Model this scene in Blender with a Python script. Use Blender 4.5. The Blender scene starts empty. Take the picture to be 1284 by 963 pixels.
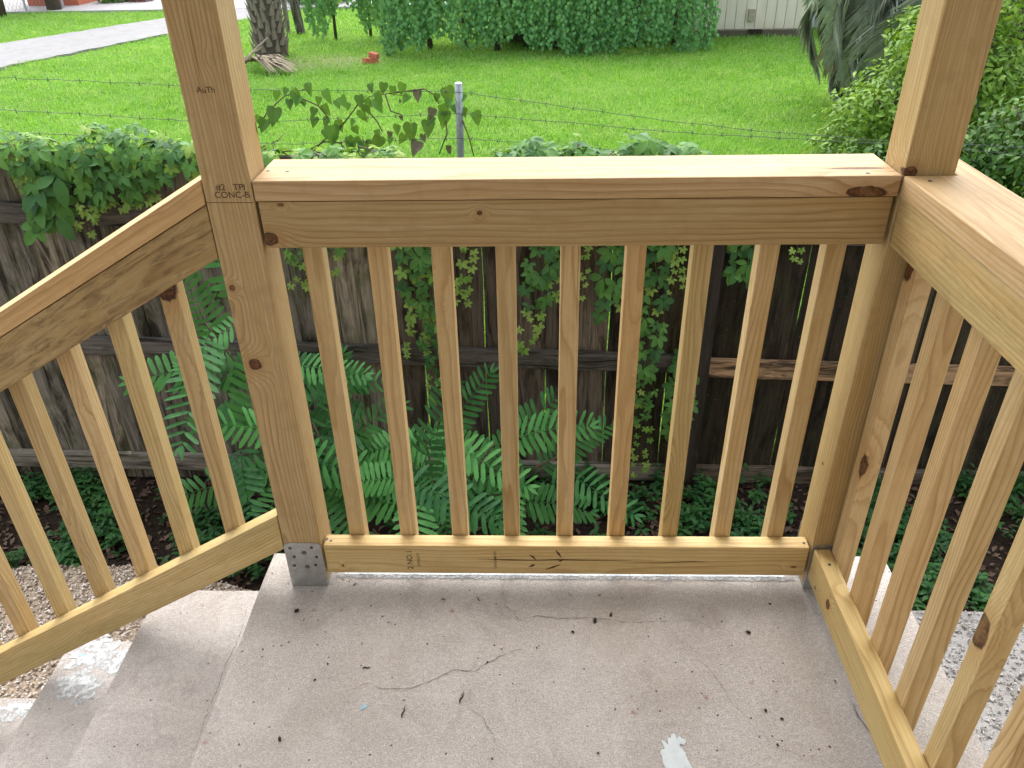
import bpy, bmesh, math, random
import numpy as np
from mathutils import Vector, Matrix, Quaternion, noise as mnoise
random.seed(7); rng = np.random.default_rng(7)
S = bpy.context.scene; COL = S.collection
rad = math.radians

# ------------------------------------------------------------------ camera
CM = Matrix(((0.9995315, 0.0010277, 0.0305891), (0.0254839, 0.5255709, -0.8503681), (-0.0169507, 0.8507492, 0.5252984)))
CC = Vector((0.51147, -1.38272, 1.43682)); FPX = 991.23
cam = bpy.data.objects.new('camera', bpy.data.cameras.new('camera')); COL.objects.link(cam)
cam.matrix_world = Matrix.Translation(CC) @ CM.to_4x4()
cam.data.sensor_width = 36.0; cam.data.lens = FPX / 1284 * 36.0
cam.data.clip_start = 0.05; cam.data.clip_end = 500; S.camera = cam

# ------------------------------------------------------------------ world, sun, exposure
SUN_EL, SUN_AZ = rad(56), rad(-8)          # high soft sun behind a thin overcast, beyond the fence
w = bpy.data.worlds.new('World'); S.world = w; w.use_nodes = True
nt = w.node_tree; nt.nodes.clear()
sky = nt.nodes.new('ShaderNodeTexSky'); sky.sky_type = 'NISHITA'; sky.sun_disc = False
sky.sun_elevation = SUN_EL; sky.sun_rotation = SUN_AZ; sky.dust_density = 3.0; sky.air_density = 1.2
hs = nt.nodes.new('ShaderNodeHueSaturation'); hs.inputs['Saturation'].default_value = 0.38
bg = nt.nodes.new('ShaderNodeBackground'); bg.inputs['Strength'].default_value = 0.15
wo = nt.nodes.new('ShaderNodeOutputWorld')
nt.links.new(sky.outputs[0], hs.inputs['Color']); nt.links.new(hs.outputs[0], bg.inputs[0]); nt.links.new(bg.outputs[0], wo.inputs[0])
sl = bpy.data.lights.new('sun', 'SUN'); sl.energy = 1.35; sl.angle = rad(100); sl.color = (1.0, 0.96, 0.90)
sun = bpy.data.objects.new('sun', sl); COL.objects.link(sun)
sd = Vector((math.sin(SUN_AZ) * math.cos(SUN_EL), math.cos(SUN_AZ) * math.cos(SUN_EL), math.sin(SUN_EL)))
sun.rotation_euler = sd.to_track_quat('Z', 'Y').to_euler(); sun.location = sd * 30
S.view_settings.view_transform = 'Standard'; S.view_settings.look = 'None'
S.view_settings.gamma = 1.0; S.view_settings.exposure = 1.72; S.view_settings.use_curve_mapping = False
S.render.engine = 'CYCLES'
S.cycles.max_bounces = 8; S.cycles.diffuse_bounces = 4; S.cycles.transmission_bounces = 4; S.cycles.transparent_max_bounces = 6

# ------------------------------------------------------------------ helpers
def at(u, v, ax, val):
    """world point on the plane axis=val seen at photograph pixel (1284 wide)"""
    d = CM @ Vector(((u - 642) / FPX, -(v - 481.5) / FPX, -1.0))
    return CC + d * ((val - CC[ax]) / d[ax])

def srgb(r, g, b):
    f = lambda c: c / 12.92 if c <= .04045 else ((c + .055) / 1.055) ** 2.4
    return (f(r / 255), f(g / 255), f(b / 255), 1.0)

def prop(o, label=None, cat=None, group=None, kind=None):
    if label: o['label'] = label
    if cat: o['category'] = cat
    if group: o['group'] = group
    if kind: o['kind'] = kind
    return o

def empty(name, loc, label, cat, group=None):
    o = bpy.data.objects.new(name, None); COL.objects.link(o); o.location = loc
    o.empty_display_size = .05
    return prop(o, label, cat, group)

def wmat(o):
    M = o.matrix_basis.copy()
    while o.parent is not None:
        o = o.parent; M = o.matrix_basis @ M
    return M

def link(name, me, mat=None, parent=None, M=None, kind=None):
    """M is a world matrix"""
    o = bpy.data.objects.new(name, me); COL.objects.link(o)
    if mat is not None and not me.materials: me.materials.append(mat)
    M = M if M is not None else Matrix.Identity(4)
    if parent is not None:
        o.parent = parent
        M = wmat(parent).inverted() @ M
    o.matrix_basis = M
    if kind: o['kind'] = kind
    return o

def pyd(name, v, f, smooth=False):
    me = bpy.data.meshes.new(name); me.from_pydata([tuple(p) for p in v], [], f); me.update()
    if smooth: me.polygons.foreach_set('use_smooth', [True] * len(me.polygons))
    return me

def npmesh(name, V, F, smooth=False):
    """V (n,3) array, F (m,k) int array - fast"""
    me = bpy.data.meshes.new(name); k = F.shape[1]
    me.vertices.add(len(V)); me.vertices.foreach_set('co', V.astype(np.float32).ravel())
    me.loops.add(F.size); me.loops.foreach_set('vertex_index', F.astype(np.int32).ravel())
    me.polygons.add(len(F)); me.polygons.foreach_set('loop_start', np.arange(0, F.size, k, dtype=np.int32))
    me.polygons.foreach_set('loop_total', np.full(len(F), k, dtype=np.int32))
    me.update(calc_edges=True)
    if smooth: me.polygons.foreach_set('use_smooth', np.ones(len(F), dtype=bool))
    return me

def frame(z, xhint=(1, 0, 0), loc=(0, 0, 0)):
    z = Vector(z).normalized(); x = Vector(xhint); x = (x - z * x.dot(z)).normalized(); y = z.cross(x)
    M = Matrix((x, y, z)).transposed().to_4x4(); M.translation = Vector(loc); return M

def box_mesh(name, sx, sy, L, bev=.0025, k0=0., k1=0., ky0=0., ky1=0.):
    """timber: section sx*sy, length L along local Z, end planes sheared by k*x and ky*y"""
    bm = bmesh.new(); vs = []
    for e, (k, ky) in ((-1, (k0, ky0)), (1, (k1, ky1))):
        for a, b in ((-1, -1), (1, -1), (1, 1), (-1, 1)):
            vs.append(bm.verts.new((a * sx / 2, b * sy / 2, e * L / 2 + k * a * sx / 2 + ky * b * sy / 2)))
    for q in ((3, 2, 1, 0), (4, 5, 6, 7), (0, 1, 5, 4), (1, 2, 6, 5), (2, 3, 7, 6), (3, 0, 4, 7)):
        bm.faces.new([vs[i] for i in q])
    if bev: bmesh.ops.bevel(bm, geom=list(bm.edges), offset=bev, segments=2, profile=.6, affect='EDGES')
    me = bpy.data.meshes.new(name); bm.to_mesh(me); bm.free(); return me

def lumber(name, parent, p0, p1, sx, sy, mat, xhint=(1, 0, 0), bev=.0025, **k):
    p0, p1 = Vector(p0), Vector(p1)
    M = frame(p1 - p0, xhint, (p0 + p1) / 2)
    return link(name, box_mesh(name, sx, sy, (p1 - p0).length, bev, **k), mat, parent, M)

def tube_geo(pts, rs, n=6):
    V = []; F = []
    pts = [Vector(p) for p in pts]
    for i, p in enumerate(pts):
        t = (pts[min(i + 1, len(pts) - 1)] - pts[max(i - 1, 0)]).normalized()
        a = t.orthogonal().normalized() if i == 0 else (a - t * a.dot(t)).normalized()
        b = t.cross(a); r = rs[i] if hasattr(rs, '__len__') else rs
        for j in range(n):
            q = 2 * math.pi * j / n; V.append(p + a * (r * math.cos(q)) + b * (r * math.sin(q)))
    for i in range(len(pts) - 1):
        for j in range(n):
            F.append((i * n + j, i * n + (j + 1) % n, (i + 1) * n + (j + 1) % n, (i + 1) * n + j))
    F.append(tuple(range(n - 1, -1, -1))); F.append(tuple(range((len(pts) - 1) * n, len(pts) * n)))
    return V, F

def tubes_mesh(name, items, n=6):
    V = []; F = []
    for pts, rs in items:
        v, f = tube_geo(pts, rs, n); o = len(V); V += v; F += [tuple(i + o for i in q) for q in f]
    return pyd(name, V, F, True)

# ------------------------------------------------------------------ materials
class NB:
    def __init__(s, name, bump=None):
        s.m = bpy.data.materials.new(name); s.m.use_nodes = True; s.t = s.m.node_tree; s.t.nodes.clear()
        s.out = s.t.nodes.new('ShaderNodeOutputMaterial')
        s.b = s.t.nodes.new('ShaderNodeBsdfPrincipled'); s.t.links.new(s.b.outputs[0], s.out.inputs[0])
        s.b.inputs['Specular IOR Level'].default_value = .3
    def n(s, typ, ins=None, **kw):
        d = s.t.nodes.new(typ)
        for k, v in kw.items(): setattr(d, k, v)
        for k, v in (ins or {}).items():
            if hasattr(v, 'links') or isinstance(v, bpy.types.NodeSocket): s.t.links.new(v, d.inputs[k])
            else: d.inputs[k].default_value = v
        return d
    def math(s, op, a, b=0., c=0., clamp=False):
        return s.n('ShaderNodeMath', {0: a, 1: b, 2: c}, operation=op, use_clamp=clamp).outputs[0]
    def vmath(s, op, a, b=(0, 0, 0)):
        d = s.n('ShaderNodeVectorMath', {0: a, 1: b}, operation=op)
        return d.outputs['Value'] if op in ('LENGTH', 'DISTANCE', 'DOT_PRODUCT') else d.outputs[0]
    def noise(s, vec, scale, detail=4, rough=.55, dist=0.):
        return s.n('ShaderNodeTexNoise', {'Vector': vec, 'Scale': scale, 'Detail': detail, 'Roughness': rough, 'Distortion': dist}).outputs['Fac']
    def vor(s, vec, scale, feature='F1', rnd=1.):
        return s.n('ShaderNodeTexVoronoi', {'Vector': vec, 'Scale': scale, 'Randomness': rnd}, feature=feature)
    def ramp(s, fac, stops, interp='LINEAR'):
        d = s.n('ShaderNodeValToRGB', {0: fac}); cr = d.color_ramp; cr.interpolation = interp
        while len(cr.elements) < len(stops): cr.elements.new(.5)
        for e, (p, c) in zip(cr.elements, stops):
            e.position = p; e.color = c if hasattr(c, '__len__') else (c, c, c, 1)
        return d.outputs[0]
    def mix(s, fac, a, b, blend='MIX'):
        d = s.n('ShaderNodeMix', data_type='RGBA', blend_type=blend)
        for i, v in ((0, fac), (6, a), (7, b)):
            if isinstance(v, bpy.types.NodeSocket): s.t.links.new(v, d.inputs[i])
            else: d.inputs[i].default_value = v
        return d.outputs[2]
    def obj(s): return s.n('ShaderNodeTexCoord').outputs['Object']
    def geo(s): return s.n('ShaderNodeNewGeometry').outputs['Position']
    def rand(s): return s.n('ShaderNodeObjectInfo').outputs['Random']
    def color(s, c):
        if isinstance(c, bpy.types.NodeSocket): s.t.links.new(c, s.b.inputs['Base Color'])
        else: s.b.inputs['Base Color'].default_value = c
    def rough(s, r):
        if isinstance(r, bpy.types.NodeSocket): s.t.links.new(r, s.b.inputs['Roughness'])
        else: s.b.inputs['Roughness'].default_value = r
    def bump(s, h, strength=.3, dist=.002):
        d = s.n('ShaderNodeBump', {'Strength': strength, 'Distance': dist, 'Height': h}); s.t.links.new(d.outputs[0], s.b.inputs['Normal'])

def pine(name, seed, knots=(), tint=(1, 1, 1), ring=.0052, dirt=0., green=0., off=None, autok=.09):
    """pressure treated pine: a solid ring texture around a pith line, swirling round knots; local Z is the grain"""
    B = NB(name); P = B.obj(); r = random.Random(seed)
    rnd = B.rand()
    wn = B.n('ShaderNodeTexWhiteNoise', {'W': B.math('ADD', rnd, seed * .37)}, noise_dimensions='1D').outputs['Color']
    jit = B.vmath('MULTIPLY', B.vmath('SUBTRACT', wn, (.5, .5, .5)), (.05, .05, 6.))
    ang = r.uniform(0, 6.28); d0 = r.uniform(.045, .085)
    o = off if off is not None else (d0 * math.cos(ang), d0 * math.sin(ang), r.uniform(-9, 9))
    Q = B.vmath('ADD', B.vmath('ADD', P, jit), o)
    stretch = B.vmath('MULTIPLY', Q, (1, 1, .16))
    warp = B.n('ShaderNodeTexNoise', {'Vector': stretch, 'Scale': 9., 'Detail': 2.}).outputs['Color']
    wv = B.vmath('MULTIPLY', B.vmath('SUBTRACT', warp, (.5, .5, .5)), (.045, .045, 0))
    sp = B.vmath('MULTIPLY', B.vmath('ADD', Q, wv), (1, 1, .035))
    R = B.vmath('LENGTH', B.vmath('MULTIPLY', sp, (1, 1, 0)))
    # knots: explicit ones and a sparse random family
    kd = None
    for (kx, ky, kz, sx, sy, sz) in knots:
        d = B.vmath('LENGTH', B.vmath('MULTIPLY', B.vmath('SUBTRACT', P, (kx, ky, kz)), (1 / sx, 1 / sy, 1 / sz)))
        kd = d if kd is None else B.math('MINIMUM', kd, d)
    vq = B.vmath('MULTIPLY', Q, (4.5, 4.5, 2.6))
    vd = B.math('DIVIDE', B.vor(vq, 1.).outputs['Distance'], autok)
    kd = vd if kd is None else B.math('MINIMUM', kd, vd)
    kd = B.math('ADD', kd, B.math('MULTIPLY', B.math('SUBTRACT', B.noise(P, 90., 2), .5), .5))
    swirl = B.math('MULTIPLY', B.math('POWER', 2.718, B.math('MULTIPLY', B.math('MULTIPLY', kd, kd), -.16)), .028)
    R2 = B.math('ADD', R, swirl)
    ph = B.math('ADD', B.math('DIVIDE', R2, ring), B.math('MULTIPLY', B.noise(stretch, 30., 2), .9))
    ph = B.math('ADD', ph, B.math('MULTIPLY', B.noise(R2, 60., 1), .0))
    fr = B.math('FRACT', ph)
    late = B.ramp(fr, [(0, .0), (.5, .10), (.74, .6), (.90, 1.), (1., 0.)])
    amp = B.ramp(B.noise(stretch, 14., 3), [(.3, .30), (.7, 1.)])
    late = B.math('MULTIPLY', late, amp)
    fib = B.noise(B.vmath('MULTIPLY', Q, (900, 900, 22)), 1., 3, .6)
    fib2 = B.noise(B.vmath('MULTIPLY', Q, (160, 160, 3.5)), 1., 3, .6)
    t = lambda c: (c[0] * tint[0], c[1] * tint[1], c[2] * tint[2], 1)
    lightc, darkc, redc = t((.62, .50, .315)), t((.29, .18, .075)), t((.52, .385, .205))
    base = B.mix(B.ramp(B.noise(stretch, 7., 3), [(.35, 0.), (.7, .8)]), lightc, redc)
    base = B.mix(B.math('MULTIPLY', late, .95), base, darkc)
    base = B.mix(B.ramp(fib, [(.3, .38), (.65, 0.)]), base, t((.33, .20, .08)))
    base = B.mix(B.ramp(fib2, [(.36, .5), (.62, 0.)]), base, t((.42, .27, .10)))
    # whole-board hue shift
    hue = B.ramp(rnd, [(0, (.84, .83, .76, 1)), (.5, (1, 1, .98, 1)), (1, (1.0, .93, .84, 1))])
    base = B.mix(1., base, hue, 'MULTIPLY')
    if green: base = B.mix(B.math('MULTIPLY', B.ramp(B.noise(stretch, 10., 4), [(.42, 0.), (.62, 1.)]), green), base, (.27, .25, .10, 1))
    if dirt:
        dn = B.noise(B.vmath('MULTIPLY', Q, (75, 75, 13)), 1., 7, .72, .8)
        base = B.mix(B.math('MULTIPLY', B.ramp(dn, [(.46, 0.), (.66, 1.)]), dirt), base, (.13, .085, .04, 1))
    kcol = B.mix(B.ramp(B.noise(P, 160., 3), [(.35, 0.), (.65, 1.)]), (.17, .070, .025, 1), (.06, .024, .010, 1))
    base = B.mix(B.ramp(kd, [(1., .0), (2.6, 0.)]), base, kcol) if False else base
    halo = B.ramp(kd, [(.0, .75), (.30, .45), (.7, 0.)])
    kd5 = B.math('DIVIDE', kd, 5.)
    halo = B.ramp(kd5, [(.17, .5), (.24, .35), (.5, 0.)])
    core = B.ramp(kd5, [(.17, 1.), (.2, 0.)])
    rim = B.ramp(kd5, [(.14, 0.), (.185, .95), (.215, 0.)])
    base = B.mix(halo, base, t((.36, .19, .065)))
    base = B.mix(core, base, kcol)
    base = B.mix(rim, base, (.035, .016, .008, 1))
    chk = B.noise(B.vmath('MULTIPLY', Q, (150, 150, 1.6)), 1., 2, .5)
    base = B.mix(B.ramp(chk, [(.70, 0.), (.745, .7)]), base, t((.15, .085, .035)))
    # saw blotches
    bl = B.noise(P, 28., 3)
    base = B.mix(B.ramp(bl, [(.52, 0.), (.70, .30)]), base, t((.36, .245, .115)))
    B.color(base); B.rough(.62)
    h = B.math('ADD', B.math('MULTIPLY', late, .6), B.math('MULTIPLY', fib, .5))
    h = B.math('SUBTRACT', h, B.math('MULTIPLY', core, .4))
    B.bump(h, .45, .0009)
    return B.m

def grey_wood(name, seed, c0, c1, moss=0.):
    B = NB(name); P = B.obj(); rnd = B.rand()
    wn = B.n('ShaderNodeTexWhiteNoise', {'W': B.math('ADD', rnd, seed)}, noise_dimensions='1D').outputs['Color']
    Q = B.vmath('ADD', P, B.vmath('MULTIPLY', wn, (5, 5, 9)))
    a = B.noise(B.vmath('MULTIPLY', Q, (95, 95, 3.2)), 1., 5, .65, .5)
    b = B.noise(B.vmath('MULTIPLY', Q, (16, 16, 2.2)), 1., 5, .65, 1.2)
    c = B.noise(B.vmath('MULTIPLY', Q, (420, 420, 9)), 1., 2, .6)
    col = B.mix(B.ramp(a, [(.3, 0.), (.7, 1.)]), c0, c1)
    col = B.mix(B.ramp(b, [(.46, 0.), (.62, .9)]), col, (.014, .011, .008, 1))
    col = B.mix(B.ramp(c, [(.32, .55), (.5, 0.)]), col, (.025, .02, .016, 1))
    kd = B.vor(B.vmath('MULTIPLY', Q, (5, 5, 1.7)), 1.).outputs['Distance']
    col = B.mix(B.ramp(kd, [(.10, .8), (.17, 0.)]), col, (.02, .014, .01, 1))
    if moss:
        mz = B.noise(Q, 11., 4)
        col = B.mix(B.math('MULTIPLY', B.ramp(mz, [(.48, 0.), (.68, 1.)]), moss), col, (.055, .075, .022, 1))
        sp = B.noise(Q, 120., 2)
        col = B.mix(B.ramp(sp, [(.68, 0.), (.74, .5)]), col, (.26, .25, .20, 1))
    hue = B.ramp(rnd, [(0, (.50, .48, .45, 1)), (.5, (.95, .94, .92, 1)), (1, (1.4, 1.32, 1.2, 1))])
    B.color(B.mix(1., col, hue, 'MULTIPLY')); B.rough(.88)
    B.b.inputs['Specular IOR Level'].default_value = .15
    B.bump(B.math('ADD', a, B.math('MULTIPLY', c, .5)), .8, .003)
    return B.m

def leaf_mat(name, c0, c1, trans=.3, rough=.42, pos=False, spec=.4, young=None):
    B = NB(name); r = B.rand()
    P = B.geo()
    n1 = B.noise(P, 7. if pos else 22., 3)
    f = B.math('ADD', B.math('MULTIPLY', r, .55), B.math('MULTIPLY', n1, .6)) if not pos else n1
    col = B.mix(B.ramp(f, [(.2, 0.), (.8, 1.)] if not pos else [(.3, 0.), (.7, 1.)]), c0, c1)
    if pos:
        n2 = B.vor(P, 17.).outputs['Color']
        sep = B.n('ShaderNodeSeparateColor', {0: n2}).outputs[0]
        col = B.mix(B.ramp(sep, [(.0, .0), (1., .55)]), col, young or c1)
    B.color(col); B.rough(rough); B.b.inputs['Specular IOR Level'].default_value = spec
    tr = B.n('ShaderNodeBsdfTranslucent', {0: B.mix(.35, col, (.35, .5, .03, 1))})
    mx = B.n('ShaderNodeMixShader', {0: trans, 1: B.b.outputs[0], 2: tr.outputs[0]})
    B.t.links.new(mx.outputs[0], B.out.inputs[0])
    return B.m

def plain(name, c, rough=.6, metal=0., var=.15, scale=20., bump=0.):
    B = NB(name); n = B.noise(B.obj(), scale, 5, .6)
    B.color(B.mix(B.ramp(n, [(.3, 0.), (.7, 1.)]), (c[0] * (1 - var), c[1] * (1 - var), c[2] * (1 - var), 1), (min(1, c[0] * (1 + var)), min(1, c[1] * (1 + var)), min(1, c[2] * (1 + var)), 1)))
    B.rough(rough); B.b.inputs['Metallic'].default_value = metal
    if bump: B.bump(n, .6, bump)
    return B.m

def concrete(name, c0, c1, wear=(.42, .40, .38, 1), stain=.6):
    B = NB(name); P = B.geo()
    a = B.noise(P, 4.2, 6, .62, .3); b = B.noise(P, 95., 6, .78); c = B.noise(P, 300., 4, .8)
    col = B.mix(B.ramp(a, [(.25, 0.), (.75, 1.)]), c0, c1)
    col = B.mix(B.ramp(b, [(.35, .45), (.58, 0.)]), col, (c0[0] * .66, c0[1] * .63, c0[2] * .62, 1))
    col = B.mix(B.ramp(b, [(.55, 0.), (.75, .6)]), col, (min(1, c1[0] * 1.25), min(1, c1[1] * 1.25), min(1, c1[2] * 1.26), 1))
    col = B.mix(B.ramp(c, [(.34, .95), (.47, 0.)]), col, (c0[0] * .5, c0[1] * .48, c0[2] * .46, 1))
    col = B.mix(B.ramp(c, [(.55, 0.), (.68, .8)]), col, wear)
    v = B.vor(P, 60.); d = v.outputs['Distance']; rc = B.n('ShaderNodeSeparateColor', {0: v.outputs['Color']}).outputs[0]
    pit = B.math('MULTIPLY', B.ramp(d, [(.08, 1.), (.16, 0.)]), B.ramp(rc, [(.86, 0.), (.9, 1.)]))
    col = B.mix(B.math('MULTIPLY', pit, .85), col, (.05, .04, .033, 1))
    v2 = B.vor(P, 26.); d2 = v2.outputs['Distance']; rc2 = B.n('ShaderNodeSeparateColor', {0: v2.outputs['Color']}).outputs[1]
    rp = B.math('MULTIPLY', B.ramp(B.math('ADD', d2, B.math('MULTIPLY', B.noise(P, 190., 2), .2)), [(.16, 1.), (.3, 0.)]), B.ramp(rc2, [(.9, 0.), (.94, .8)]))
    col = B.mix(rp, col, (.30, .165, .13, 1))
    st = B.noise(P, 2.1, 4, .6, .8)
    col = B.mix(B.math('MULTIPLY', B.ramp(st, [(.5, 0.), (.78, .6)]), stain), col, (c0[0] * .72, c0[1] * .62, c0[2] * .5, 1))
    st2 = B.noise(P, 7., 6, .78, .8)
    col = B.mix(B.math('MULTIPLY', B.ramp(st2, [(.53, 0.), (.70, .75)]), stain), col, (c0[0] * .6, c0[1] * .58, c0[2] * .56, 1))
    st3 = B.noise(B.vmath('ADD', P, (3.3, 1.7, 0)), 5.5, 6, .75, 1.)
    col = B.mix(B.math('MULTIPLY', B.ramp(st3, [(.5, 0.), (.75, .3)]), stain), col, wear)
    B.color(col); B.rough(.85); B.b.inputs['Specular IOR Level'].default_value = .2
    h = B.math('SUBTRACT', B.math('ADD', B.math('MULTIPLY', b, 1.), B.math('MULTIPLY', c, .5)), B.math('MULTIPLY', pit, 1.2))
    B.bump(h, .9, .006)
    return B.m

PINE = [pine('pine_wood', i + 3, tint=(1.1, 1.09, 1.05), ring=.0075, autok=.105) for i in range(4)]
PINEY = [pine('treated_pine_wood', i + 23, tint=(1.08, 1.1, .98), autok=.095) for i in range(2)]
M_fence = grey_wood('weathered_board', 1, (.065, .052, .040, 1), (.155, .132, .106, 1))
M_fence_l = grey_wood('weathered_mossy_board', 5, (.15, .135, .11, 1), (.28, .26, .22, 1), .5)
M_rail = grey_wood('weathered_rail', 9, (.12, .11, .10, 1), (.25, .235, .215, 1), .25)
M_rail_new = grey_wood('newer_rail', 12, (.24, .155, .09, 1), (.36, .25, .155, 1))
M_post_dark = grey_wood('dark_post_wood', 15, (.018, .016, .014, 1), (.035, .031, .028, 1))
M_creeper = leaf_mat('creeper_leaf', (.025, .10, .035, 1), (.10, .25, .050, 1), .32, .5, spec=.25)
M_creeper_y = leaf_mat('young_creeper_leaf', (.15, .31, .045, 1), (.30, .44, .10, 1), .4, .5, spec=.25)
M_frond = leaf_mat('compound_leaf', (.008, .058, .018, 1), (.070, .235, .055, 1), .22, .5, spec=.2)
M_heart = leaf_mat('heart_leaf', (.020, .078, .018, 1), (.065, .19, .026, 1), .22, .4, spec=.3)
M_dry = leaf_mat('dry_leaf', (.05, .040, .030, 1), (.14, .115, .085, 1), .1, .8)
M_weed = leaf_mat('weed_leaf', (.008, .038, .016, 1), (.026, .10, .028, 1), .22, .5, True, .25, (.05, .15, .03, 1))
M_litter = leaf_mat('leaf_litter', (.028, .016, .012, 1), (.09, .052, .033, 1), .05, .85, True, .1, (.17, .13, .10, 1))
M_bush_l = leaf_mat('bright_bush_leaf', (.04, .13, .018, 1), (.15, .31, .03, 1), .34, .5, True, .3, (.30, .44, .05, 1))
M_bush_d = leaf_mat('dark_bush_leaf', (.014, .052, .016, 1), (.045, .135, .022, 1), .28, .45, True, .3, (.13, .26, .035, 1))
M_hedge = leaf_mat('hedge_leaf', (.030, .13, .055, 1), (.10, .30, .09, 1), .3, .5, True, .25, (.24, .48, .12, 1))
M_palm = leaf_mat('palm_leaf', (.16, .20, .155, 1), (.32, .37, .30, 1), .2, .5, True, .3, (.42, .42, .34, 1))
M_palm_dead = leaf_mat('dead_palm_leaf', (.20, .16, .11, 1), (.40, .34, .26, 1), .1, .75, True, .15, (.30, .24, .17, 1))
M_stem = plain('green_stem', (.09, .12, .035), .7)
M_stem_b = plain('brown_stem', (.10, .065, .04), .85)
M_stem_r = plain('reddish_stem', (.17, .075, .05), .7)
M_bark = plain('bark', (.085, .065, .048), .95, 0, .5, 30., .01)
M_steel = plain('galvanised_steel', (.47, .48, .48), .42, .85, .18, 60.)
M_steel_d = plain('dark_steel', (.10, .10, .105), .5, .7, .2, 50.)
M_wire = plain('wire_metal', (.07, .08, .08), .5, .7)
M_pipe = plain('fence_pipe_metal', (.34, .39, .42), .42, .6, .2, 40.)
B = NB('stamp_ink'); _n = B.noise(B.geo(), 420., 3, .7); B.color((.07, .052, .036, 1)); B.rough(.85)
_tr = B.n('ShaderNodeBsdfTransparent'); B.t.links.new(B.n('ShaderNodeMixShader', {0: B.ramp(_n, [(.34, .3), (.54, .85)]), 1: _tr.outputs[0], 2: B.b.outputs[0]}).outputs[0], B.out.inputs[0]); M_ink = B.m
M_streak = plain('pith_streak', (.075, .042, .018), .8)
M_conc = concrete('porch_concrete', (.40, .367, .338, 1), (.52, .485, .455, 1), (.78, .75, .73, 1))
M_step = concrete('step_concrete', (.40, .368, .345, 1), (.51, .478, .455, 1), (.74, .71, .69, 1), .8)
M_crack = plain('crack_shadow', (.135, .108, .092), .95)
M_paint = plain('white_paint', (.43, .475, .49), .6, 0, .08, 40.)
M_blue = plain('blue_paint', (.22, .36, .45), .7, 0, .25, 60.)
M_mortar = concrete('mortar_residue', (.16, .17, .18, 1), (.42, .43, .43, 1), (.8, .8, .8, 1), .5)

# ------------------------------------------------------------------ ground and lawn
G = -1.12
W, H, ZB = 1.154, 1.010, 0.044           # post spacing, cap height, gap under bottom rail

def in_poly(x, y, poly):
    ins = np.zeros(len(x), bool); n = len(poly)
    for i in range(n):
        x0, y0 = poly[i]; x1, y1 = poly[(i + 1) % n]
        c = ((y0 > y) != (y1 > y)) & (x < (x1 - x0) * (y - y0) / (y1 - y0 + 1e-12) + x0); ins ^= c
    return ins
DRIVE = [(-15.5, 7.0), (-12.9, 12.4), (-10.97, 16.56), (-9.08, 20.4), (-8.3, 22.6), (-6.0, 22.2), (-6.7, 20.2), (-7.85, 17.6), (-9.3, 13.7), (-11.2, 9.4), (-12.6, 6.5)]

B = NB('ground_soil_and_turf'); P = B.geo()
sx = B.n('ShaderNodeSeparateXYZ', {0: P})
lawn = B.ramp(B.math('DIVIDE', B.math('SUBTRACT', sx.outputs[1], 1.9), 1.), [(0., 0.), (.25, 1.)])
n1 = B.noise(P, .7, 5, .6); n2 = B.noise(P, 9., 5, .65); n3 = B.noise(P, 60., 3, .7)
turf = B.mix(B.ramp(n1, [(.35, 0.), (.65, 1.)]), (.075, .19, .018, 1), (.13, .26, .03, 1))
turf = B.mix(B.ramp(n2, [(.5, 0.), (.72, .6)]), turf, (.16, .19, .055, 1))
turf = B.mix(B.ramp(n3, [(.3, .6), (.5, 0.)]), turf, (.03, .08, .012, 1))
bare = B.vmath('LENGTH', B.vmath('MULTIPLY', B.vmath('SUBTRACT', P, (-3.3, 14.1, G)), (.62, 1.0, 1)))
bare = B.math('ADD', bare, B.math('MULTIPLY', B.math('SUBTRACT', n2, .5), .9))
turf = B.mix(B.ramp(bare, [(.2, .55), (1.15, 0.)]), turf, (.24, .22, .13, 1))
soil = B.mix(B.ramp(n3, [(.3, 0.), (.7, 1.)]), (.010, .007, .005, 1), (.032, .022, .016, 1))
B.color(B.mix(lawn, soil, turf)); B.rough(.95); B.b.inputs['Specular IOR Level'].default_value = .1
B.bump(n3, .8, .02)
gx = np.concatenate([np.linspace(-180, -14, 18), np.linspace(-13, 13, 60), np.linspace(14, 180, 18)])
gy = np.concatenate([np.linspace(-40, -1, 10), np.linspace(-.5, 28, 66), np.linspace(32, 300, 16)])
XX, YY = np.meshgrid(gx, gy); ZZ = np.full_like(XX, G)
far = np.clip((YY - 3) / 3, 0, 1); ZZ += far * .03 * (np.sin(XX * .9 + 1) * np.sin(YY * .7) + .5 * np.sin(XX * 2.1) * np.cos(YY * 1.7 + 2))
nx, ny = len(gx), len(gy); ii = np.arange(nx * ny).reshape(ny, nx)
F = np.stack([ii[:-1, :-1], ii[:-1, 1:], ii[1:, 1:], ii[1:, :-1]], -1).reshape(-1, 4)
link('ground', npmesh('ground', np.stack([XX, YY, ZZ], -1).reshape(-1, 3), F, True), B.m, kind='structure')
def gz(x, y): 
    f = np.clip((y - 3) / 3, 0, 1)
    return G + f * .03 * (np.sin(x * .9 + 1) * np.sin(y * .7) + .5 * np.sin(x * 2.1) * np.cos(y * 1.7 + 2))

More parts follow.
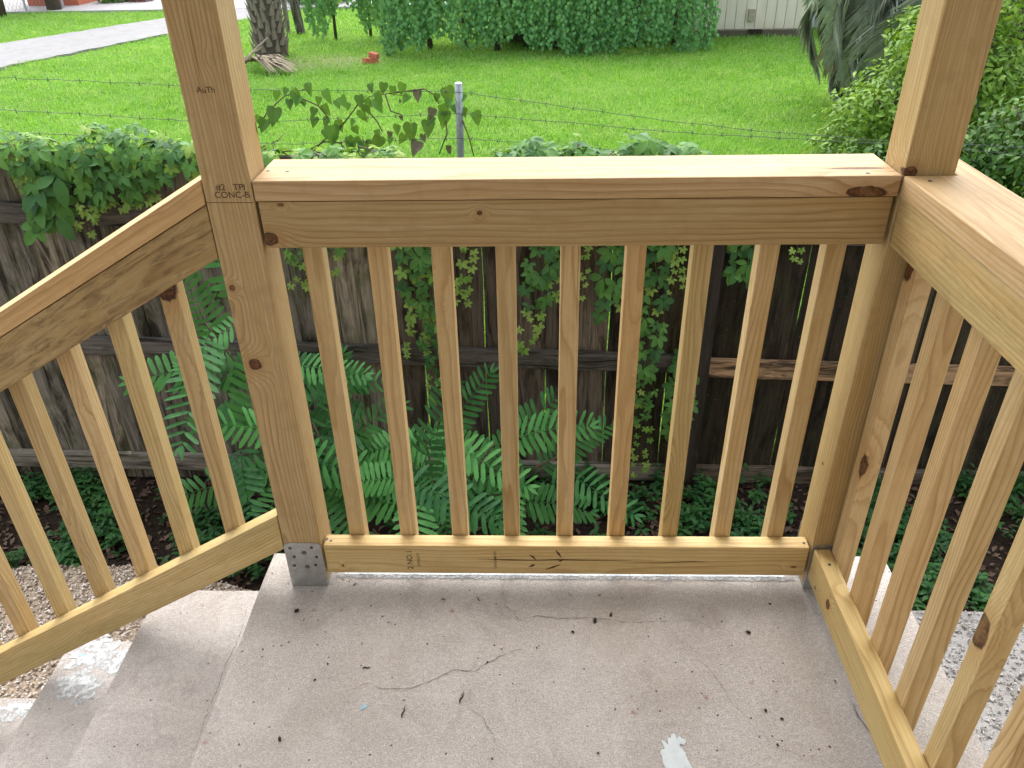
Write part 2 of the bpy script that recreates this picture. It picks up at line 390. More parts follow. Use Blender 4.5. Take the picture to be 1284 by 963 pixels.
# grass blades
NBL = 420000
d = np.exp(rng.uniform(np.log(3.3), np.log(27.5), NBL)); y = d - 1.38
x = rng.uniform(-1, 1, NBL) * (d * .78 + 1.2) + .5
keep = (y > 2.05) & ~in_poly(x, y, DRIVE) & (y < 22.3 + rng.random(NBL) * .3)
bd = np.hypot((x + 3.3) * .62, (y - 14.1)); keep &= (bd > rng.random(NBL) * 1.3 - .15)
x, y, d = x[keep], y[keep], d[keep]; n = len(x)
clump = np.array([mnoise.noise(Vector((a * 1.1, b * 1.1, 0))) for a, b in zip(x[::1], y[::1])])
hgt = (.045 + .05 * rng.random(n)) * (1 + .55 * clump) ; wid = .0022 + .00055 * d * (.7 + .6 * rng.random(n))
an = rng.uniform(0, 2 * np.pi, n); la = rng.uniform(0, 2 * np.pi, n); lean = hgt * rng.uniform(.1, .9, n)
z = gz(x, y) - .004
V = np.empty((n, 3, 3))
V[:, 0] = np.stack([x + wid * np.cos(an), y + wid * np.sin(an), z], -1)
V[:, 1] = np.stack([x - wid * np.cos(an), y - wid * np.sin(an), z], -1)
V[:, 2] = np.stack([x + lean * np.cos(la), y + lean * np.sin(la), z + hgt], -1)
B = NB('grass_blade'); P = B.geo()
n1 = B.noise(P, .55, 4, .6); n2 = B.noise(P, 3.1, 4, .65, .6); n3 = B.vor(P, 45.).outputs['Color']; n3 = B.n('ShaderNodeSeparateColor', {0: n3}).outputs[0]
c = B.mix(B.ramp(n1, [(.35, 0.), (.65, 1.)]), (.075, .26, .022, 1), (.16, .41, .045, 1))
c = B.mix(B.ramp(n2, [(.44, 0.), (.62, .95)]), c, (.30, .42, .15, 1))
c = B.mix(B.ramp(n3, [(.5, 0.), (1., .8)]), c, (.30, .55, .17, 1))
c = B.mix(B.ramp(n3, [(0., .75), (.35, 0.)]), c, (.04, .14, .014, 1))
B.color(c); B.rough(.5); B.b.inputs['Specular IOR Level'].default_value = .3
tr = B.n('ShaderNodeBsdfTranslucent', {0: B.mix(.4, c, (.42, .62, .04, 1))})
B.t.links.new(B.n('ShaderNodeMixShader', {0: .45, 1: B.b.outputs[0], 2: tr.outputs[0]}).outputs[0], B.out.inputs[0])
prop(link('grass', npmesh('grass', V.reshape(-1, 3), np.arange(n * 3).reshape(-1, 3)), B.m),
     'bright green lawn grass growing across the yard beyond the fence', 'grass', kind='stuff')

# driveway and street
def sheet(name, poly, z, mat, th=.0, jag=0.):
    bm = bmesh.new(); vs = [bm.verts.new((a, b, z)) for a, b in poly]; f = bm.faces.new(vs)
    if f.normal.z < 0: f.normal_flip()
    f.normal_update()
    if f.normal.z < 0: f.normal_flip()
    if th:
        r = bmesh.ops.extrude_face_region(bm, geom=[f]); 
        for e in r['geom']:
            if isinstance(e, bmesh.types.BMVert): e.co.z -= th
        bmesh.ops.recalc_face_normals(bm, faces=bm.faces)
    me = bpy.data.meshes.new(name); bm.to_mesh(me); bm.free()
    return link(name, me, mat)
def densify(poly, step, amp):
    out = []
    for i in range(len(poly)):
        a = Vector(poly[i]); b = Vector(poly[(i + 1) % len(poly)]); k = max(1, int((b - a).length / step))
        for j in range(k):
            q = a.lerp(b, j / k); q += Vector((random.uniform(-amp, amp), random.uniform(-amp, amp))); out.append((q.x, q.y))
    return out
M_drive = concrete('driveway_gravel', (.20, .20, .205, 1), (.29, .29, .295, 1), (.36, .36, .36, 1), .5)
prop(sheet('driveway', densify(DRIVE, .25, .05), G + .05, M_drive, .15), kind='structure')
M_road = concrete('street_asphalt', (.30, .30, .31, 1), (.40, .40, .41, 1), (.5, .5, .5, 1), .3)
prop(sheet('road', [(-60, 22.35), (60, 22.35), (60, 29), (-60, 29)], G + .056, M_road, .15), kind='structure')

# ------------------------------------------------------------------ porch, steps
def slab(name, poly, z0, z1, mat, bev=.012):
    bm = bmesh.new(); vs = [bm.verts.new((a, b, z1)) for a, b in poly]; f = bm.faces.new(vs)
    f.normal_update()
    if f.normal.z < 0: f.normal_flip()
    r = bmesh.ops.extrude_face_region(bm, geom=[f])
    for e in r['geom']:
        if isinstance(e, bmesh.types.BMVert): e.co.z = z0
    bmesh.ops.recalc_face_normals(bm, faces=bm.faces)
    top = [e for e in bm.edges if all(v.co.z == z1 for v in e.verts)]
    if bev: bmesh.ops.bevel(bm, geom=top, offset=bev, segments=3, profile=.5, affect='EDGES')
    me = bpy.data.meshes.new(name); bm.to_mesh(me); bm.free(); return link(name, me, mat, kind='structure')
def wob(p, q, n, a):
    p, q = Vector(p), Vector(q)
    return [tuple(p.lerp(q, i / n) + Vector((random.uniform(-a, a), random.uniform(-a, a))) * (0 if i == 0 else 1)) for i in range(n)]
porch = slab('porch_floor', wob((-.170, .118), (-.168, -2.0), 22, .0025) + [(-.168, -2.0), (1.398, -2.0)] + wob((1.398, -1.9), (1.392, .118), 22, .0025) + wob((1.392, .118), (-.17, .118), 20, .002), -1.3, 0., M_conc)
prop(slab('porch_step', wob((-.522, .142), (-.505, -2.0), 18, .003) + [(-.505, -2.0), (-.172, -2.0), (-.172, .142)], -1.3, -.17, M_step), kind='structure')
prop(slab('porch_step', wob((-.820, .126), (-.822, -2.0), 18, .003) + [(-.822, -2.0), (-.526, -2.0), (-.526, .126)], -1.3, -.36, M_step), kind='structure')
prop(slab('porch_step', wob((-1.14, .082), (-1.13, -2.0), 18, .003) + [(-1.13, -2.0), (-.825, -2.0), (-.825, .082)], -1.3, -.56, M_step), kind='structure')
prop(slab('porch_step', wob((-1.46, .06), (-1.45, -2.0), 18, .003) + [(-1.45, -2.0), (-1.142, -2.0), (-1.142, .06)], -1.3, -.77, M_step), kind='structure')

def crack(pts_px, w0, mat=M_crack, name='crack', z=.0012, plane=0.):
    pts = [at(u, v, 2, plane) for u, v in pts_px]; q = []
    for a, b in zip(pts[:-1], pts[1:]):
        k = max(2, int((b - a).length / .008))
        for i in range(k):
            p = a.lerp(b, i / k); q.append(p + Vector((random.uniform(-.0022, .0022), random.uniform(-.0022, .0022), 0)))
    q.append(pts[-1]); V = []; F = []
    for i, p in enumerate(q):
        t = (q[min(i + 1, len(q) - 1)] - q[max(i - 1, 0)]).normalized(); nrm = Vector((-t.y, t.x, 0))
        ww = w0 * random.uniform(.2, .95) * min(1, .3 + 4 * min(i, len(q) - 1 - i) / len(q))
        V += [p + nrm * ww + Vector((0, 0, z)), p - nrm * ww + Vector((0, 0, z))]
        if i: F.append((2 * i - 2, 2 * i - 1, 2 * i + 1, 2 * i))
    return link(name, pyd(name, V, F), mat, porch)
crack([(626, 722), (634, 760), (652, 777), (675, 772), (700, 776), (745, 775), (790, 781), (830, 779), (870, 777)], .0008)
crack([(430, 868), (462, 857), (480, 865), (515, 863), (545, 852), (570, 840), (595, 842), (618, 828), (655, 812)], .0011)
crack([(870, 822), (888, 838), (905, 860), (920, 885), (945, 905)], .0008)
crack([(870, 777), (895, 790), (905, 800)], .0006)
crack([(1068, 880), (1080, 905), (1095, 925), (1100, 945)], .0018)
crack([(585, 885), (606, 900), (620, 925), (618, 955)], .0011, M_mortar, 'scratch')
crack([(310, 762), (300, 800), (282, 838), (262, 890), (240, 950)], .0010)

def blotch(name, c, rx, ry, mat, z=.0016, n=64, jag=.3, rot=0., parent=None, Z=0.):
    V = [(c[0], c[1], Z + z + .0004)]; ph = [random.uniform(0, 6.28) for _ in range(4)]
    for i in range(n):
        a = 2 * math.pi * i / n
        k = 1 + jag * (.5 * math.sin(2 * a + ph[0]) + .35 * math.sin(3 * a + ph[1]) + .3 * math.sin(5 * a + ph[2]) + .25 * math.sin(9 * a + ph[3]) + .22 * random.uniform(-1, 1))
        px, py = rx * k * math.cos(a), ry * k * math.sin(a)
        V.append((c[0] + px * math.cos(rot) - py * math.sin(rot), c[1] + px * math.sin(rot) + py * math.cos(rot), Z + z))
    return link(name, pyd(name, V, [(0, i + 1, (i + 1) % n + 1) for i in range(n)]), mat, parent)
p = at(846, 948, 2, 0); blotch('paint_patch', p, .020, .045, M_paint, parent=porch, jag=.45, rot=.25)
p = at(853, 930, 2, 0); blotch('paint_patch', p, .008, .010, M_paint, parent=porch, jag=.5)
M_tan = plain('tan_stain', (.34, .27, .20), .9, 0, .12, 90.)
p = at(456, 887, 2, 0); blotch('paint_patch', p, .006, .006, M_blue, parent=porch, jag=.5)
# pale mortar line on the slab behind the bottom rail
def ribbon(x0, x1, yc, hw, mat, name, step=.012, jag=.5, z=.0014):
    V = []; F = []; xs = np.arange(x0, x1, step)
    for i, xx in enumerate(xs):
        a = yc + hw * (1 + jag * mnoise.noise(Vector((xx * 90, 1, 0)))); b = yc - hw * (1 + jag * 1.5 * mnoise.noise(Vector((xx * 75, 7, 0))))
        V += [(xx, a, z), (xx, b, z)]
        if i: F.append((2 * i - 2, 2 * i - 1, 2 * i + 1, 2 * i))
    return link(name, pyd(name, V, F), mat, porch)
ribbon(.03, W - .02, .050, .013, M_paint, 'paint_line', jag=.25)
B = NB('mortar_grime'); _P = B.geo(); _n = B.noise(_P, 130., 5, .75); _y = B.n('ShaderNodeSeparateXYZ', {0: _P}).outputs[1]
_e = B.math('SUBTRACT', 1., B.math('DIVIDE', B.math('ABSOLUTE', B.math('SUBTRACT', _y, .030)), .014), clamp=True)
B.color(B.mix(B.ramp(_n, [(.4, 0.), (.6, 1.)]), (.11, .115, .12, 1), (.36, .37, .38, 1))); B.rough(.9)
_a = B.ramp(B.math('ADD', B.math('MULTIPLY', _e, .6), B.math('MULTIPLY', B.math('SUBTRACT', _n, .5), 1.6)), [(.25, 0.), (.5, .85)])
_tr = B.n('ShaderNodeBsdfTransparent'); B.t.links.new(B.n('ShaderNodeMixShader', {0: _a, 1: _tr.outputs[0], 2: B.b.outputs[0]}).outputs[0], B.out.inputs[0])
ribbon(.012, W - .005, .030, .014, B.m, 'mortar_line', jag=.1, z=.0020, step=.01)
B = NB('washed_paint'); _n = B.noise(B.geo(), 45., 6, .75, .5); B.color(B.mix(B.ramp(_n, [(.4, 0.), (.6, 1.)]), (.40, .44, .46, 1), (.56, .58, .59, 1))); B.rough(.85)
_tr = B.n('ShaderNodeBsdfTransparent'); B.t.links.new(B.n('ShaderNodeMixShader', {0: B.ramp(_n, [(.38, 0.), (.56, .85)]), 1: _tr.outputs[0], 2: B.b.outputs[0]}).outputs[0], B.out.inputs[0]); M_wash = B.m
# cool paint remains on the lower steps
for nm, u, v, zz, rx, ry, m in (('paint_patch', 20, 893, -.56, .07, .035, M_wash), ('paint_patch', 30, 886, -.56, .03, .012, M_paint), ('paint_patch', 128, 822, -.36, .10, .055, M_wash), ('paint_patch', 105, 822, -.36, .010, .006, M_blue), ('paint_patch', 100, 860, -.36, .05, .06, M_wash)):
    st = [o for o in COL.objects if o.name.startswith('porch_step')][{-.36: 1, -.56: 2}[zz]]
    p = at(u, v, 2, zz); blotch(nm, p, rx, ry, m, parent=st, jag=.5, Z=zz)

# ------------------------------------------------------------------ posts
RP = .0                                   # right post front plane
M_postL = None
def post(x0, y0, label, mat, plate_side):
    t = empty('wooden_post', (x0 + .0445, y0 + .0445, 0), label, 'post')
    lumber('timber', t, (x0 + .0445, y0 + .0445, .012), (x0 + .0445, y0 + .0445, 2.19), .089, .089, mat, bev=.004)
    return t
kL = [(.0, .0, 0, 1, 1, 1)]
def loc_knots(center, lst, frm=None):
    """world knots -> local (vertical timber with local x = world x)"""
    out = []
    for p, s in lst:
        q = p - Vector(center); out.append((q.x, q.y, q.z) + s)
    return out
cL = (-.0445, .0445, 1.101)
matL = pine('left_post_wood', 101, loc_knots(cL, [(at(320, 457, 1, 0), (.0125, .03, .0135)), (at(291, 361, 1, 0), (.0055, .02, .0065)), (at(345, 416, 0, 0), (.02, .006, .010)), (at(322, 160, 0, 0), (.02, .006, .012))]), tint=(.88, .85, .78), autok=.02, off=(.06, .10, 3.), ring=.0062)
matR = pine('right_post_wood', 117, loc_knots((W + .0445, .0445, 1.101), [(at(1142, 216, 1, 0), (.012, .03, .010)), (at(1032, 582, 0, W), (.02, .004, .004))]), tint=(.86, .83, .70), autok=.02, off=(-.08, .09, 1.), ring=.0058)
PL = post(-.089, 0, 'left porch post standing in a shiny steel base with a round knot', matL, 1)
PR = post(W, .002, 'right porch post at the corner of the two level railings', matR, 1)
def post_base(t, x0, y0, hgt=.142):
    # bent steel bracket: two upright plates and a sole
    v = []
    bm = bmesh.new()
    def plate(yc):
        n = 5; r = .014; w2 = .0445; pts = [(-w2, .002), (w2, .002)]
        for i in range(n + 1):
            a = math.pi / 2 * i / n; pts.append((w2 - r + r * math.cos(a), hgt - r + r * math.sin(a)))
        for i in range(n + 1):
            a = math.pi / 2 + math.pi / 2 * i / n; pts.append((-w2 + r + r * math.cos(a), hgt - r + r * math.sin(a)))
        A = [bm.verts.new((x0 + .0445 + a, yc - .0012, b)) for a, b in pts]; Bq = [bm.verts.new((x0 + .0445 + a, yc + .0012, b)) for a, b in pts]
        bm.faces.new(A); bm.faces.new(Bq[::-1])
        for i in range(len(pts)): bm.faces.new((A[i], Bq[i], Bq[(i + 1) % len(pts)], A[(i + 1) % len(pts)]))
    plate(y0 - .0014); plate(y0 + .0904)
    bmesh.ops.recalc_face_normals(bm, faces=bm.faces)
    g = bmesh.ops.create_cube(bm, size=1)
    for q in g['verts']: q.co = Vector((x0 + .0445 + q.co.x * .086, y0 + .0445 + q.co.y * .089, .006 + q.co.z * .0095))
    me = bpy.data.meshes.new('post_base'); bm.to_mesh(me); bm.free()
    b = link('post_base', me, M_steel, t)
    hole = pyd('bolt_hole', *tube_geo([(0, 0, 0), (0, 0, .0006)], .0062, 12))
    nail = pyd('nail_head', *tube_geo([(0, 0, 0), (0, 0, .0009), (0, 0, .0016)], [.0042, .0042, .0028], 8))
    F = lambda x, z: frame((0, -1, 0), (1, 0, 0), (x0 + .0445 + x, y0 - .0026, z))
    for x, z in ((.002, .112), (.003, .066)): link('bolt_hole', hole, M_crack, b, F(x, z))
    for x, z in ((-.030, .126), (.022, .128), (-.024, .098), (.030, .098), (-.028, .070), (.024, .072)): link('nail_head', nail, M_steel_d, b, F(x, z))
post_base(PL, -.089, 0); post_base(PR, W, .002)

# ------------------------------------------------------------------ stamps
def stamp(text, size, M, parent):
    cu = bpy.data.curves.new('stamp', 'FONT'); cu.body = text; cu.size = size; cu.align_x = 'CENTER'; cu.align_y = 'CENTER'; cu.space_line = .85; cu.offset = size * .012
    o = bpy.data.objects.new('stamp_tmp', cu); COL.objects.link(o)
    dg = bpy.context.evaluated_depsgraph_get(); me = bpy.data.meshes.new_from_object(o.evaluated_get(dg))
    bpy.data.objects.remove(o); me.name = 'grade_stamp'
    return link('grade_stamp', me, M_ink, parent, M)
def facing(p, rot=0.): # on a plane facing -Y
    M = frame((0, -1, 0), (1, 0, 0), p); return M @ Matrix.Rotation(rot, 4, 'Z')
p = at(290, 240, 1, -.0006); stamp('#2   TPI\nCONC-B', .0165, facing(p), PL)
p = at(258, 113, 1, -.0006); stamp('AuTh', .014, facing(p), PL)
# saw-cut pencil line round the post
p0 = at(256, 254.5, 1, -.0005); p1 = at(318, 254.5, 1, -.0005)
link('pencil_line', pyd('pencil_line', [p0, p1, p1 + Vector((0, 0, .001)), p0 + Vector((0, 0, .001))], [(0, 1, 2, 3)]), M_streak, PL)

# ------------------------------------------------------------------ front railing
FR = empty('porch_railing', (W / 2, .05, 0), 'level front railing with nine balusters between the two porch posts', 'railing')
def hlocal(p, cx, cy, cz):  # horizontal timber along +X: local z = world x, xhint=(0,1,0) => local x = world y, local y = world z
    return (p.y - cy, p.z - cz, p.x - cx)
cy, cz = .070, H - .019
m = pine('cap_wood', 131, [hlocal(at(1086, 241, 1, 0), W / 2, cy, cz) + (.03, .011, .036), hlocal(at(1075, 211, 2, H), W / 2, cy, cz) + (.006, .03, .05)], tint=(.98, .92, .92), off=(.02, .09, 1.), autok=.03, ring=.0125)
lumber('cap_rail', FR, (.002, cy, cz), (W - .002, cy, cz), .14, .038, m, (0, 1, 0), bev=.003)
cy, cz = .020, H - .038 - .0455
m = pine('top_rail_wood', 137, [hlocal(at(602, 267, 1, 0), W / 2, cy, cz) + (.02, .0045, .005), hlocal(at(339, 300, 1, 0), W / 2, cy, cz) + (.02, .013, .016), hlocal(at(352, 257, 1, 0), W / 2, cy, cz) + (.02, .003, .006)], tint=(.86, .82, .74), off=(.05, -.045, 4.), autok=.03, ring=.0115)
lumber('top_rail', FR, (.006, cy, cz), (W - .008, cy, cz), .038, .089, m, (0, 1, 0))
cy, cz = .019, ZB + .0445
m = pine('bottom_rail_wood', 139, [hlocal(at(430, 709, 1, 0), W / 2, cy, cz) + (.02, .003, .003), hlocal(at(995, 711, 1, 0), W / 2, cy, cz) + (.02, .003, .008)], tint=(1.2, 1.2, 1.05), off=(.09, .02, 2.), autok=.03, ring=.009)  # tint raised so the wood carries light bounced off the floor
FB = lumber('bottom_rail', FR, (.006, cy, cz), (W - .006, cy, cz), .038, .089, m, (0, 1, 0))
stamp('2 NO.1', .020, facing(at(514, 702, 1, -.0006), rad(90)), FB)
stamp('SYP-KD19', .010, facing(at(525, 702, 1, -.0006), rad(90)), FB)
stamp('GRADEMARK', .0095, facing(at(621, 702, 1, -.0006), rad(90)), FB)
def streak(pts, w, parent):
    V = []; F = []
    P3 = [at(u, v, 1, -.0006) for u, v in pts]
    for i, p in enumerate(P3):
        t = (P3[min(i + 1, len(P3) - 1)] - P3[max(i - 1, 0)]).normalized(); nr = Vector((-t.z, 0, t.x))
        ww = w * (1 if 0 < i < len(P3) - 1 else .25) * random.uniform(.7, 1.2); V += [p + nr * ww, p - nr * ww]
        if i: F.append((2 * i - 2, 2 * i - 1, 2 * i + 1, 2 * i))
    link('pith_streak', pyd('pith_streak', V, F), M_streak, parent)
streak([(600, 701), (640, 702), (668, 702.5), (700, 702), (740, 702.5), (792, 703)], .0017, FB); streak([(780, 706), (830, 706), (868, 704), (885, 704.5)], .0010, FB)
for q in ([(664, 696), (668, 698), (672, 702)], [(663, 711), (668, 709), (671, 708)], [(697, 690), (700, 694), (704, 699)], [(684, 714), (694, 711), (703, 708)], [(700, 704), (704, 703), (706, 701)]): streak(q, .0030, FB)
def baluster(parent, x, y, z0, z1, hint=(1, 0, 0), i=0, jx=0.):
    m = (PINE + PINE + PINEY)[(i * 3 + 1) % 10]
    lumber('baluster', parent, (x + random.uniform(-.0015, .0015), y, z0), (x + random.uniform(-.0025, .0025), y, z1), .038, .038, m, hint)
for i in range(9): baluster(FR, .079 + .1249 * i + .0, .0585, ZB + .012, H - .0385, i=i)

# ------------------------------------------------------------------ side railing (towards the camera on the right)
SR = empty('porch_railing', (W + .07, -.8, 0), 'level side railing running from the right corner post towards the viewer', 'railing')
YE = -1.75
cx, cz = W + .070, H - .019
def ylocal(p, c): return (p.x - c[0], p.z - c[2], -(p.y - c[1]))
# long cap, notched round the post: a full-width board in front and a strip outside the post
c = (W + .070, (YE - .002) / 2, H - .019)
mcap = pine('side_cap_wood', 151, tint=(1.05, .97, .92), off=(.03, .10, 1.), autok=.05, ring=.009)
bm = bmesh.new()
L0, L1 = YE, -.001
pts = [(W + .0, YE), (W + .140, YE), (W + .140, .140), (W + .0915, .140), (W + .0915, -.001), (W, -.001)]
A = [bm.verts.new((a, b, H)) for a, b in pts]; Bv = [bm.verts.new((a, b, H - .038)) for a, b in pts]
bm.faces.new(A); bm.faces.new(Bv[::-1])
for i in range(6): bm.faces.new((A[i], Bv[i], Bv[(i + 1) % 6], A[(i + 1) % 6]))
bmesh.ops.recalc_face_normals(bm, faces=bm.faces)
bmesh.ops.bevel(bm, geom=list(bm.edges), offset=.003, segments=2, profile=.6, affect='EDGES')
Mc = frame((0, -1, 0), (1, 0, 0), (W + .07, -.8, H - .019)); bm.transform(Mc.inverted())
me = bpy.data.meshes.new('cap_rail'); bm.to_mesh(me); bm.free(); link('cap_rail', me, mcap, SR, Mc)
mt = pine('side_top_rail_wood', 157, tint=(1.1, 1.1, .98), off=(.05, -.07, 4.), autok=.06, dirt=.3, green=.4, ring=.0075)
lumber('top_rail', SR, (W + .022, -.002, H - .038 - .0455), (W + .022, YE, H - .038 - .0455), .038, .089, mt, (1, 0, 0))
c = (W + .022, (YE - .004) / 2, ZB + .0445)
mb = pine('side_bottom_rail_wood', 163, [ylocal(at(1038, 758, 0, W + .003), c) + (.02, .013, .010), ylocal(at(1022, 737, 0, W + .003), c) + (.02, .004, .005)], tint=(1.2, 1.2, 1.0), off=(.04, .06, 4.), autok=.03, green=.3, ring=.008)  # lighter tint: floor bounce painted into this rail too
lumber('bottom_rail', SR, (W + .022, -.004, ZB + .0445), (W + .022, YE, ZB + .0445), .038, .089, mb, (1, 0, 0))
for i in range(14): baluster(SR, W + .0605, -.027 - .1268 * i, ZB + .012, H - .0385, (1, 0, 0), i + 2)

# ------------------------------------------------------------------ stair railing (descending on the left)
ST = empty('stair_railing', (-.6, .05, 0), 'sloping stair railing going down to the left from the left porch post', 'railing')
def sloped(name, x0, z0, slope, x1, h, y0, y1, mat, plumb=True):
    """board of vertical depth h; z0 is the height of its top edge at x0 (right end)"""
    ang = math.atan(slope); dirv = Vector((-math.cos(ang), 0, -math.sin(ang)))
    th = h * math.cos(ang)                      # true thickness
    top0 = Vector((x0, (y0 + y1) / 2, z0)); L = (x0 - x1) / math.cos(ang)
    nrm = Vector((-math.sin(ang), 0, math.cos(ang)))
    c = top0 + dirv * L / 2 - Vector((0, 0, h / 2))
    M = frame(dirv, nrm, c)                     # local x = normal up, local y across
    return link(name, box_mesh(name, th, y1 - y0, L, .0025, k0=-math.tan(ang), k1=-math.tan(ang)), mat, ST, M)
SLC = (1.012 - .757) / (-.091 + .549); SLF = (.862 - .579) / (.615 - .109); SLB = (.224 + .262) / (.921 - .09)
sloped('cap_rail', -.0905, 1.013, .566, -1.75, .0455, 0, .140, pine('stair_cap_wood', 171, [], tint=(1.05, .96, .86), off=(.03, .05, 0.), autok=.05, ring=.011))
sloped('top_rail', -.0905, .966, .566, -1.75, .104, .002, .040, pine('stair_top_rail_wood', 177, tint=(.88, .85, .76), off=(.03, .06, 5.), autok=.04, dirt=.9, ring=.010))
bs = sloped('bottom_rail', -.0905, .224, .585, -1.75, .104, 0, .038, pine('stair_bottom_rail_wood', 179, tint=(1.2, 1.2, 1.02), off=(-.06, .06, 2.), autok=.075, green=.35, dirt=.2, ring=.0075))  # bounced light from below put into the lighter tint
for i in range(11):
    xx = -.243 + .019 - .1290 * i
    baluster(ST, xx, .0595, .224 + .585 * (xx + .09) - .07, .962 + .566 * (xx + .09), (1, 0, 0), i + 5)

# screws and toe nails on the rails
nailm = pyd('screw_head', *tube_geo([(0, 0, 0), (0, 0, .0008)], .0035, 8))
for (u, v, par, pl) in ((410, 676, FR, (2, ZB + .0893)), (415, 678, FR, (2, ZB + .0893)), (1008, 681, FR, (2, ZB + .0893)), (336, 214, FR, (2, H + .0002)), (360, 215, FR, (2, H + .0002)), (1088, 217, FR, (2, H + .0002)), (1166, 227, SR, (2, H + .0002)), (1040, 708, SR, (2, ZB + .0893))):
    q = at(u, v, *pl); link('screw_head', nailm, M_steel_d, par, Matrix.Translation(q))

# ------------------------------------------------------------------ unseen porch roof and house wall, added to shade the porch
M_white = plain('unseen_wall_brown', (.30, .27, .24), .6, 0, .06, 8.)  # tone of the unseen wall, set for the fill it bounces back
RF = empty('porch_roof', (.6, -1, 2.19), 'unseen porch roof carried by the two wooden posts, shading the porch', 'roof')
lumber('beam', RF, (-.4, .0445, 2.285), (1.6, .0445, 2.285), .089, .19, PINE[0], (0, 1, 0))
lumber('roof_deck', RF, (.6, .45, 2.41), (.6, -2.1, 2.41), 2.4, .05, PINE[1], (1, 0, 0), bev=.004)
HW = empty('house', (.6, -2.2, 0), 'unseen house wall behind the viewer, added to shade the porch', 'house')
lumber('wall', HW, (.6, -2.2, -1.3), (.6, -2.2, 3.2), 9., .2, M_white, (1, 0, 0), bev=.01)

# ------------------------------------------------------------------ wooden privacy fence
FN = empty('wooden_fence', (.4, 1.84, G), 'weathered grey board fence with creeper on it behind the porch', 'fence')
def ftop(x): return .575 - .03 * (x + 1.64) - (.24 if x > 1.32 else 0.)
M_fence_r = grey_wood('shaded_weathered_board', 3, (.030, .024, .016, 1), (.075, .062, .043, 1), .25)  # right-hand boards: shade of the bushes painted in as darker wood
bmats = [M_fence_l, M_fence, M_fence_r]
boardm = {}
xx = -3.05; bi = 0
wv = [.136, .139, .141, .137]
for k in range(4):
    bm = bmesh.new(); w_ = wv[k]; n = 9; L = 1.70; rows = []
    for i in range(n + 1):
        z = -L / 2 + L * i / n; wb = .0025 * math.sin(i * 1.3 + k * 2); e = w_ / 2 + random.uniform(-.0016, .0016); cup = random.uniform(.001, .004)
        cut = .0 if i < n else .0
        rows.append([bm.verts.new((sgn * e + wb, yy + (cup if abs(sgn) < .5 else 0), z)) for yy in (-.0105, .0105) for sgn in (-1, 0, 1)])
    for i in range(n):
        a, b = rows[i], rows[i + 1]
        for q in ((0, 1), (1, 2)):
            bm.faces.new((a[q[0]], a[q[1]], b[q[1]], b[q[0]])); bm.faces.new((a[3 + q[1]], a[3 + q[0]], b[3 + q[0]], b[3 + q[1]]))
        bm.faces.new((a[3], a[0], b[0], b[3])); bm.faces.new((a[2], a[5], b[5], b[2]))
    for r_, rev in ((rows[0], 1), (rows[-1], 0)):
        for q in ((0, 1), (1, 2)):
            f = [r_[q[0]], r_[q[1]], r_[3 + q[1]], r_[3 + q[0]]]; bm.faces.new(f[::-1] if rev else f)
    bmesh.ops.recalc_face_normals(bm, faces=bm.faces)
    for mi in range(3):
        me = bpy.data.meshes.new('board'); bm.to_mesh(me); me.materials.append(bmats[mi]); boardm[k, mi] = me
    bm.free()
while xx < 4.6:
    k = bi % 4; ti = random.uniform(-.006, .006); gap = random.choice((.0015, .002, .003, .004, .0055)); yaw = random.uniform(-.035, .035)
    M = Matrix.Translation((xx, 1.844 + random.uniform(-.005, .005), ftop(xx) - .85 + random.uniform(-.012, .008))) @ Matrix.Rotation(ti, 4, 'Y') @ Matrix.Rotation(yaw, 4, 'Z')
    link('board', boardm[k, 0 if xx < -.35 + random.uniform(-.3, .3) else 1 if xx < .95 + random.uniform(-.2, .2) else 2], None, FN, M)
    xx += wv[k] + gap; bi += 1
def rail(x0, x1, z0, z1, mat):
    o = lumber('rail', FN, (x0, 1.812, z0), (x1, 1.812, z1), .038, .089, mat, (0, 1, 0), bev=.004); return o
fm = lambda x: -.395 - .038 * (x - .4)
fl = lambda x: -1.035 - .026 * (x - .1)
fu = lambda x: .315 - .035 * (x + 1.4)
for a, b in ((-3.1, -.86), (-.855, 1.212)):
    rail(a, b, fm(a), fm(b), M_rail); rail(a, b, fl(a), fl(b), M_rail); rail(a, b, fu(a), fu(b), M_rail)
a, b = 1.303, 3.5
rail(a, b, -.447, -.525, M_rail_new); rail(a, b, fl(a), fl(b), M_fence); rail(a, b, fu(a), fu(b), M_fence)
lumber('fence_post', FN, (1.258, 1.785, G - .1), (1.258, 1.785, ftop(1.25) - .06), .089, .089, M_post_dark, bev=.005)
lumber('fence_post', FN, (-1.30, 1.90, G - .1), (-1.30, 1.90, ftop(-1.3) - .08), .089, .089, M_fence, bev=.005)

# ------------------------------------------------------------------ leaves
def leaflet_geo(L, Wd, o=(0, 0, 0), ang=0., droop=.25, fold=.25, n=3, tip=.5, tilt=0.):
    """pointed oval blade from o along direction ang in XY; spine + two margins"""
    V = []; F = []; ca, sa = math.cos(ang), math.sin(ang)
    prof = [(0, .1), (.12, .75), (.45, 1.), (.85, .9), (1, .25)] if n == 5 else [(0, .06), (.22, .72), (.5, 1.), (.78, .7), (1, .02)] if n == 4 else [(0, .08), (.35, .95), (.7, .8), (1, .02)] if n == 3 else [(0, .1), (.5, 1.), (1, .03)]
    for s, w_ in prof:
        ax = s * L; hw = w_ * Wd / 2; zz = -droop * L * s * s
        for side in (-1, 0, 1):
            px, py, pz = side * hw, ax, zz + abs(side) * hw * fold + side * hw * tilt
            V.append((o[0] + px * ca + py * sa, o[1] - px * sa + py * ca, o[2] + pz))
    for i in range(len(prof) - 1):
        a = i * 3; F += [(a, a + 1, a + 4, a + 3), (a + 1, a + 2, a + 5, a + 4)]
    return V, F
